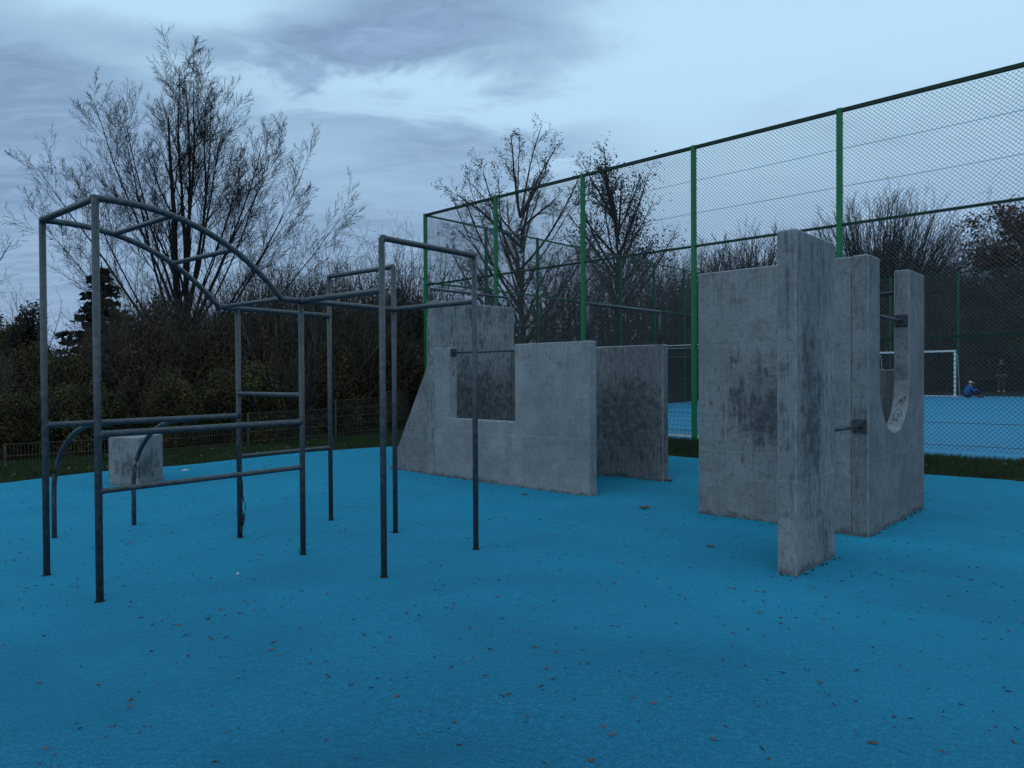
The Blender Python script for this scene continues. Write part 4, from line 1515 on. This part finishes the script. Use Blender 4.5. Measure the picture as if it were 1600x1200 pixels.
# bits gathered along the feet of the walls
rs = np.random.RandomState(31)
P = []
for (s0, t0_, s1_, t1_, n_) in ((-9.25, 6.90, -5.2, 6.90, 260), (-7.9, 8.61, -5.2, 8.61, 190), (-5.18, 6.92, -5.18, 7.07, 20), (-5.18, 8.63, -5.18, 8.78, 20), (-3.73, 6.90, -2.2, 6.90, 130),
                                (-2.17, 5.205, -2.01, 5.205, 30), (-2.0, 5.22, -2.0, 6.04, 80), (-2.0, 6.92, -2.0, 8.92, 190), (-2.30, 6.90, -2.02, 6.90, 30), (-2.19, 5.22, -2.19, 6.04, 50)):
    n_ = int(n_ * 0.28)
    f = rs.rand(n_) + 0.05 * np.sin(rs.rand(n_) * 30)
    f = np.clip(f, 0, 1)
    off = np.abs(rs.normal(0, 0.02, n_))
    dx, dy = s1_ - s0, t1_ - t0_
    nx0, ny0 = (0, -1) if abs(dx) > abs(dy) else (1 if s0 > -2.1 or s0 > -5.19 and s0 < -5.1 else -1, 0)
    for ff, oo in zip(f, off):
        P.append(xy(s0 + dx * ff + nx0 * oo, t0_ + dy * ff + ny0 * oo))
P = np.array(P)
C = np.stack([P[:, 0], P[:, 1], np.array([swell(x, y) for x, y in P]) + 0.006], 1)
V_, F_ = leaf_quads(C, 0.013, rs, 1.6)
tag(from_np('leaf_litter', V_, F_, M['litterdark']), 'dark crumbs gathered along the feet of the concrete walls', 'leaf litter', kind='stuff')
# leaf scraps in the grass
rs = np.random.RandomState(12)
X = np.concatenate([rs.uniform(-10, -2, 2600), rs.uniform(2, 10, 1200)])
Y = np.concatenate([rs.uniform(9, 19, 2600), rs.uniform(8, 15, 1200)])
d_ = edge_dist(X, Y)
k = (d_ > 0.02) & (d_ < 2.2) & (rs.rand(len(X)) < 0.16)
X, Y = X[k], Y[k]
C = np.stack([X, Y, terrain(X, Y) + 0.05], 1)
V_, F_ = leaf_quads(C, 0.055, rs, 1.3)
tag(from_np('leaf_litter', V_, F_, M['leaf']), 'brown leaves scattered in the grass strips', 'leaf litter', kind='stuff')


def big_leaf(x, y, size, rz, label, curl=0.35, mat=None):
    bm = bmesh.new()
    prof = [(-1.0, 0.03), (-0.7, 0.30), (-0.45, 0.24), (-0.2, 0.55), (0.05, 0.38), (0.35, 0.50), (0.6, 0.22), (1.0, 0.02)]
    rows = []
    for u, w_ in prof:
        z = curl * (u * u) * 0.5 + 0.12
        rows.append([bm.verts.new((u * size / 2, sgn * w_ * size / 2, (z + curl * abs(sgn) * w_ * 0.9) * size / 2)) for sgn in (-1, 0, 1)])
    for r0, r1 in zip(rows, rows[1:]):
        for q in (0, 1):
            bm.faces.new((r0[q], r1[q], r1[q + 1], r0[q + 1]))
    o = from_bm('fallen_leaf', bm, mat or M['leaf'])
    o.location = (x, y, swell(x, y))
    o.rotation_euler = (0.1, -0.05, rz)
    sm = o.modifiers.new('thickness', 'SOLIDIFY')
    sm.thickness = 0.0015
    tag(o, label, 'leaf')


big_leaf(1.483, 7.81, 0.15, 0.2, 'curled brown leaf lying in the gap between the two wall groups', 0.7)
big_leaf(1.715, 6.053, 0.085, 0.1, 'orange-brown leaf on the blue ground left of the freestanding slab', 0.5)
big_leaf(0.154, 8.826, 0.085, 0.3, 'small brown leaf at the foot of the pale front wall', 0.6)
big_leaf(1.465, 2.831, 0.042, -0.5, 'reddish leaf at the bottom of the picture, right of centre', 0.4)
big_leaf(0.30, 2.70, 0.034, 0.2, 'brown leaf on the blue ground at the bottom centre', 0.4)
big_leaf(3.02, 6.98, 0.07, 0.6, 'crumpled leaf against the base of the right wall with the slot', 0.9)
big_leaf(2.23, 9.86, 0.12, 0.4, 'dark leaf pile piece at the foot of the damp-stained wall', 0.9)

for (x, y, s1_, lab) in ((-5.30, 11.30, 0.06, 'white paper scrap on the blue ground beside the concrete block'), (-2.09, 5.29, 0.012, 'tiny white paper scrap between the climbing frame posts')):
    bm = bmesh.new()
    vs = [bm.verts.new(p) for p in ((-s1_, -s1_ * 0.4, 0.004), (s1_ * 0.2, -s1_ * 0.6, 0.006), (s1_, s1_ * 0.2, 0.012), (-s1_ * 0.3, s1_ * 0.6, 0.018), (0, 0, 0.004))]
    for q in ((0, 1, 4), (1, 2, 4), (2, 3, 4), (3, 0, 4)):
        bm.faces.new([vs[i_] for i_ in q])
    o = from_bm('paper_scrap', bm, M['paper'])
    o.location = (x, y, swell(x, y))
    tag(o, lab, 'paper')


# ------------------------------------------------------------------ people on the far side of the court
def skin_mesh(name, nodes, edges, mat, parent, root_i=0):
    me = bpy.data.meshes.new(name)
    me.from_pydata([nn[:3] for nn in nodes], edges, [])
    o = bpy.data.objects.new(name, me)
    COL.objects.link(o)
    o.parent = parent
    me.materials.append(mat)
    o.modifiers.new('skin', 'SKIN')
    layer = me.skin_vertices[0].data
    for i_, nn in enumerate(nodes):
        layer[i_].radius = (nn[3], nn[4] if len(nn) > 4 else nn[3])
        layer[i_].use_root = (i_ == root_i)
    sb = o.modifiers.new('sub', 'SUBSURF')
    sb.levels = sb.render_levels = 1
    return o


def chain(k, start=0):
    return [(i_, i_ + 1) for i_ in range(start, start + k - 1)]


def standing(loc, rz):
    p = empty('person', loc, rz, 'person standing in dark jacket, grey jeans and white shoes beyond the goal', 'person')
    nd = [(0, 0, 0.92, 0.12, 0.09), (0, 0, 1.15, 0.12, 0.09), (0, 0, 1.36, 0.14, 0.09), (0, 0, 1.46, 0.055), (0, 0, 1.54, 0.06), (0, 0.01, 1.63, 0.09, 0.10), (0, 0, 1.71, 0.06)]
    ed = chain(7)
    for sx in (-1, 1):
        b_ = len(nd)
        nd += [(sx * 0.17, 0, 1.39, 0.055), (sx * 0.21, 0.02, 1.12, 0.042), (sx * 0.19, 0.12, 0.92, 0.034), (sx * 0.17, 0.17, 0.84, 0.028)]
        ed += [(2, b_)] + chain(4, b_)
        b_ = len(nd)
        nd += [(sx * 0.09, 0, 0.84, 0.085), (sx * 0.10, 0.0, 0.48, 0.058), (sx * 0.11, -0.01, 0.10, 0.042), (sx * 0.115, 0.14, 0.04, 0.034)]
        ed += [(0, b_)] + chain(4, b_)
    skin_mesh('body', nd, ed, M['skin'], p)
    nd = [(0, 0, 0.86, 0.165, 0.12), (0, 0, 1.15, 0.15, 0.115), (0, 0, 1.36, 0.165, 0.11), (0, 0, 1.45, 0.085)]
    ed = chain(4)
    for sx in (-1, 1):
        b_ = len(nd)
        nd += [(sx * 0.18, 0, 1.39, 0.075), (sx * 0.22, 0.02, 1.12, 0.062), (sx * 0.195, 0.12, 0.92, 0.052)]
        ed += [(2, b_)] + chain(3, b_)
    skin_mesh('jacket', nd, ed, M['black'], p)
    nd, ed = [(0, 0, 0.90, 0.14, 0.11)], []
    for sx in (-1, 1):
        b_ = len(nd)
        nd += [(sx * 0.09, 0, 0.82, 0.10), (sx * 0.10, 0, 0.48, 0.075), (sx * 0.11, -0.01, 0.10, 0.065)]
        ed += [(0, b_)] + chain(3, b_)
    skin_mesh('trousers', nd, ed, M['jeans'], p)
    for sx in (-1, 1):
        skin_mesh('shoe', [(sx * 0.11, -0.06, 0.05, 0.045), (sx * 0.115, 0.06, 0.05, 0.05), (sx * 0.12, 0.17, 0.035, 0.035)], chain(3), M['whitecloth'], p)
    skin_mesh('hair', [(0, -0.02, 1.60, 0.085), (0, -0.02, 1.68, 0.095), (0, 0.0, 1.73, 0.07)], chain(3), M['hair'], p)


def crouching(loc, rz):
    p = empty('person', loc, rz, 'person sitting on the court beside the goal post in blue jacket and white cap', 'person')
    p.scale = (0.86, 0.86, 0.86)
    # faces local +x
    nd = [(0, 0, 0.12, 0.12, 0.13), (0.02, 0, 0.32, 0.12, 0.12), (0.10, 0, 0.50, 0.13, 0.10), (0.15, 0, 0.60, 0.05), (0.18, 0, 0.68, 0.085, 0.09), (0.19, 0, 0.78, 0.06)]
    ed = chain(6)
    for sy in (-1, 1):
        b_ = len(nd)
        nd += [(0.10, sy * 0.16, 0.52, 0.05), (0.24, sy * 0.20, 0.34, 0.04), (0.44, sy * 0.10, 0.40, 0.032), (0.50, sy * 0.06, 0.40, 0.026)]
        ed += [(2, b_)] + chain(4, b_)
        b_ = len(nd)
        nd += [(0.08, sy * 0.10, 0.12, 0.085), (0.44, sy * 0.13, 0.42, 0.06), (0.58, sy * 0.13, 0.08, 0.042), (0.70, sy * 0.13, 0.04, 0.036)]
        ed += [(0, b_)] + chain(4, b_)
    skin_mesh('body', nd, ed, M['skin'], p)
    nd = [(0, 0, 0.10, 0.15, 0.15), (0.01, 0, 0.32, 0.16, 0.15), (0.09, 0, 0.50, 0.16, 0.13), (0.14, 0, 0.58, 0.08)]
    ed = chain(4)
    for sy in (-1, 1):
        b_ = len(nd)
        nd += [(0.10, sy * 0.17, 0.52, 0.07), (0.24, sy * 0.21, 0.34, 0.06), (0.43, sy * 0.11, 0.40, 0.05)]
        ed += [(2, b_)] + chain(3, b_)
    skin_mesh('jacket', nd, ed, M['bluejacket'], p)
    nd, ed = [(0.02, 0, 0.12, 0.13, 0.13)], []
    for sy in (-1, 1):
        b_ = len(nd)
        nd += [(0.10, sy * 0.10, 0.14, 0.10), (0.44, sy * 0.13, 0.41, 0.078), (0.57, sy * 0.13, 0.10, 0.06)]
        ed += [(0, b_)] + chain(3, b_)
    skin_mesh('trousers', nd, ed, M['navy'], p)
    for sy in (-1, 1):
        skin_mesh('shoe', [(0.56, sy * 0.13, 0.05, 0.045), (0.66, sy * 0.13, 0.05, 0.045), (0.76, sy * 0.13, 0.035, 0.032)], chain(3), M['black'], p)
    skin_mesh('cap', [(0.16, 0, 0.735, 0.098), (0.18, 0, 0.79, 0.095), (0.18, 0, 0.83, 0.06)], chain(3), M['whitecloth'], p)
    box('cap_brim', 0.24, 0.36, -0.06, 0.06, 0.735, 0.748, M['whitecloth'], p, 0.004)


cxx, cyy = 19.55, 30.05
crouching((cxx, cyy, pitch_z(to_st(cxx, cyy)[1]) + 0.05), -0.1)
cxx, cyy = 25.55, 36.5
standing((cxx, cyy, float(terrain(np.array([cxx]), np.array([cyy]))[0])), 2.6)
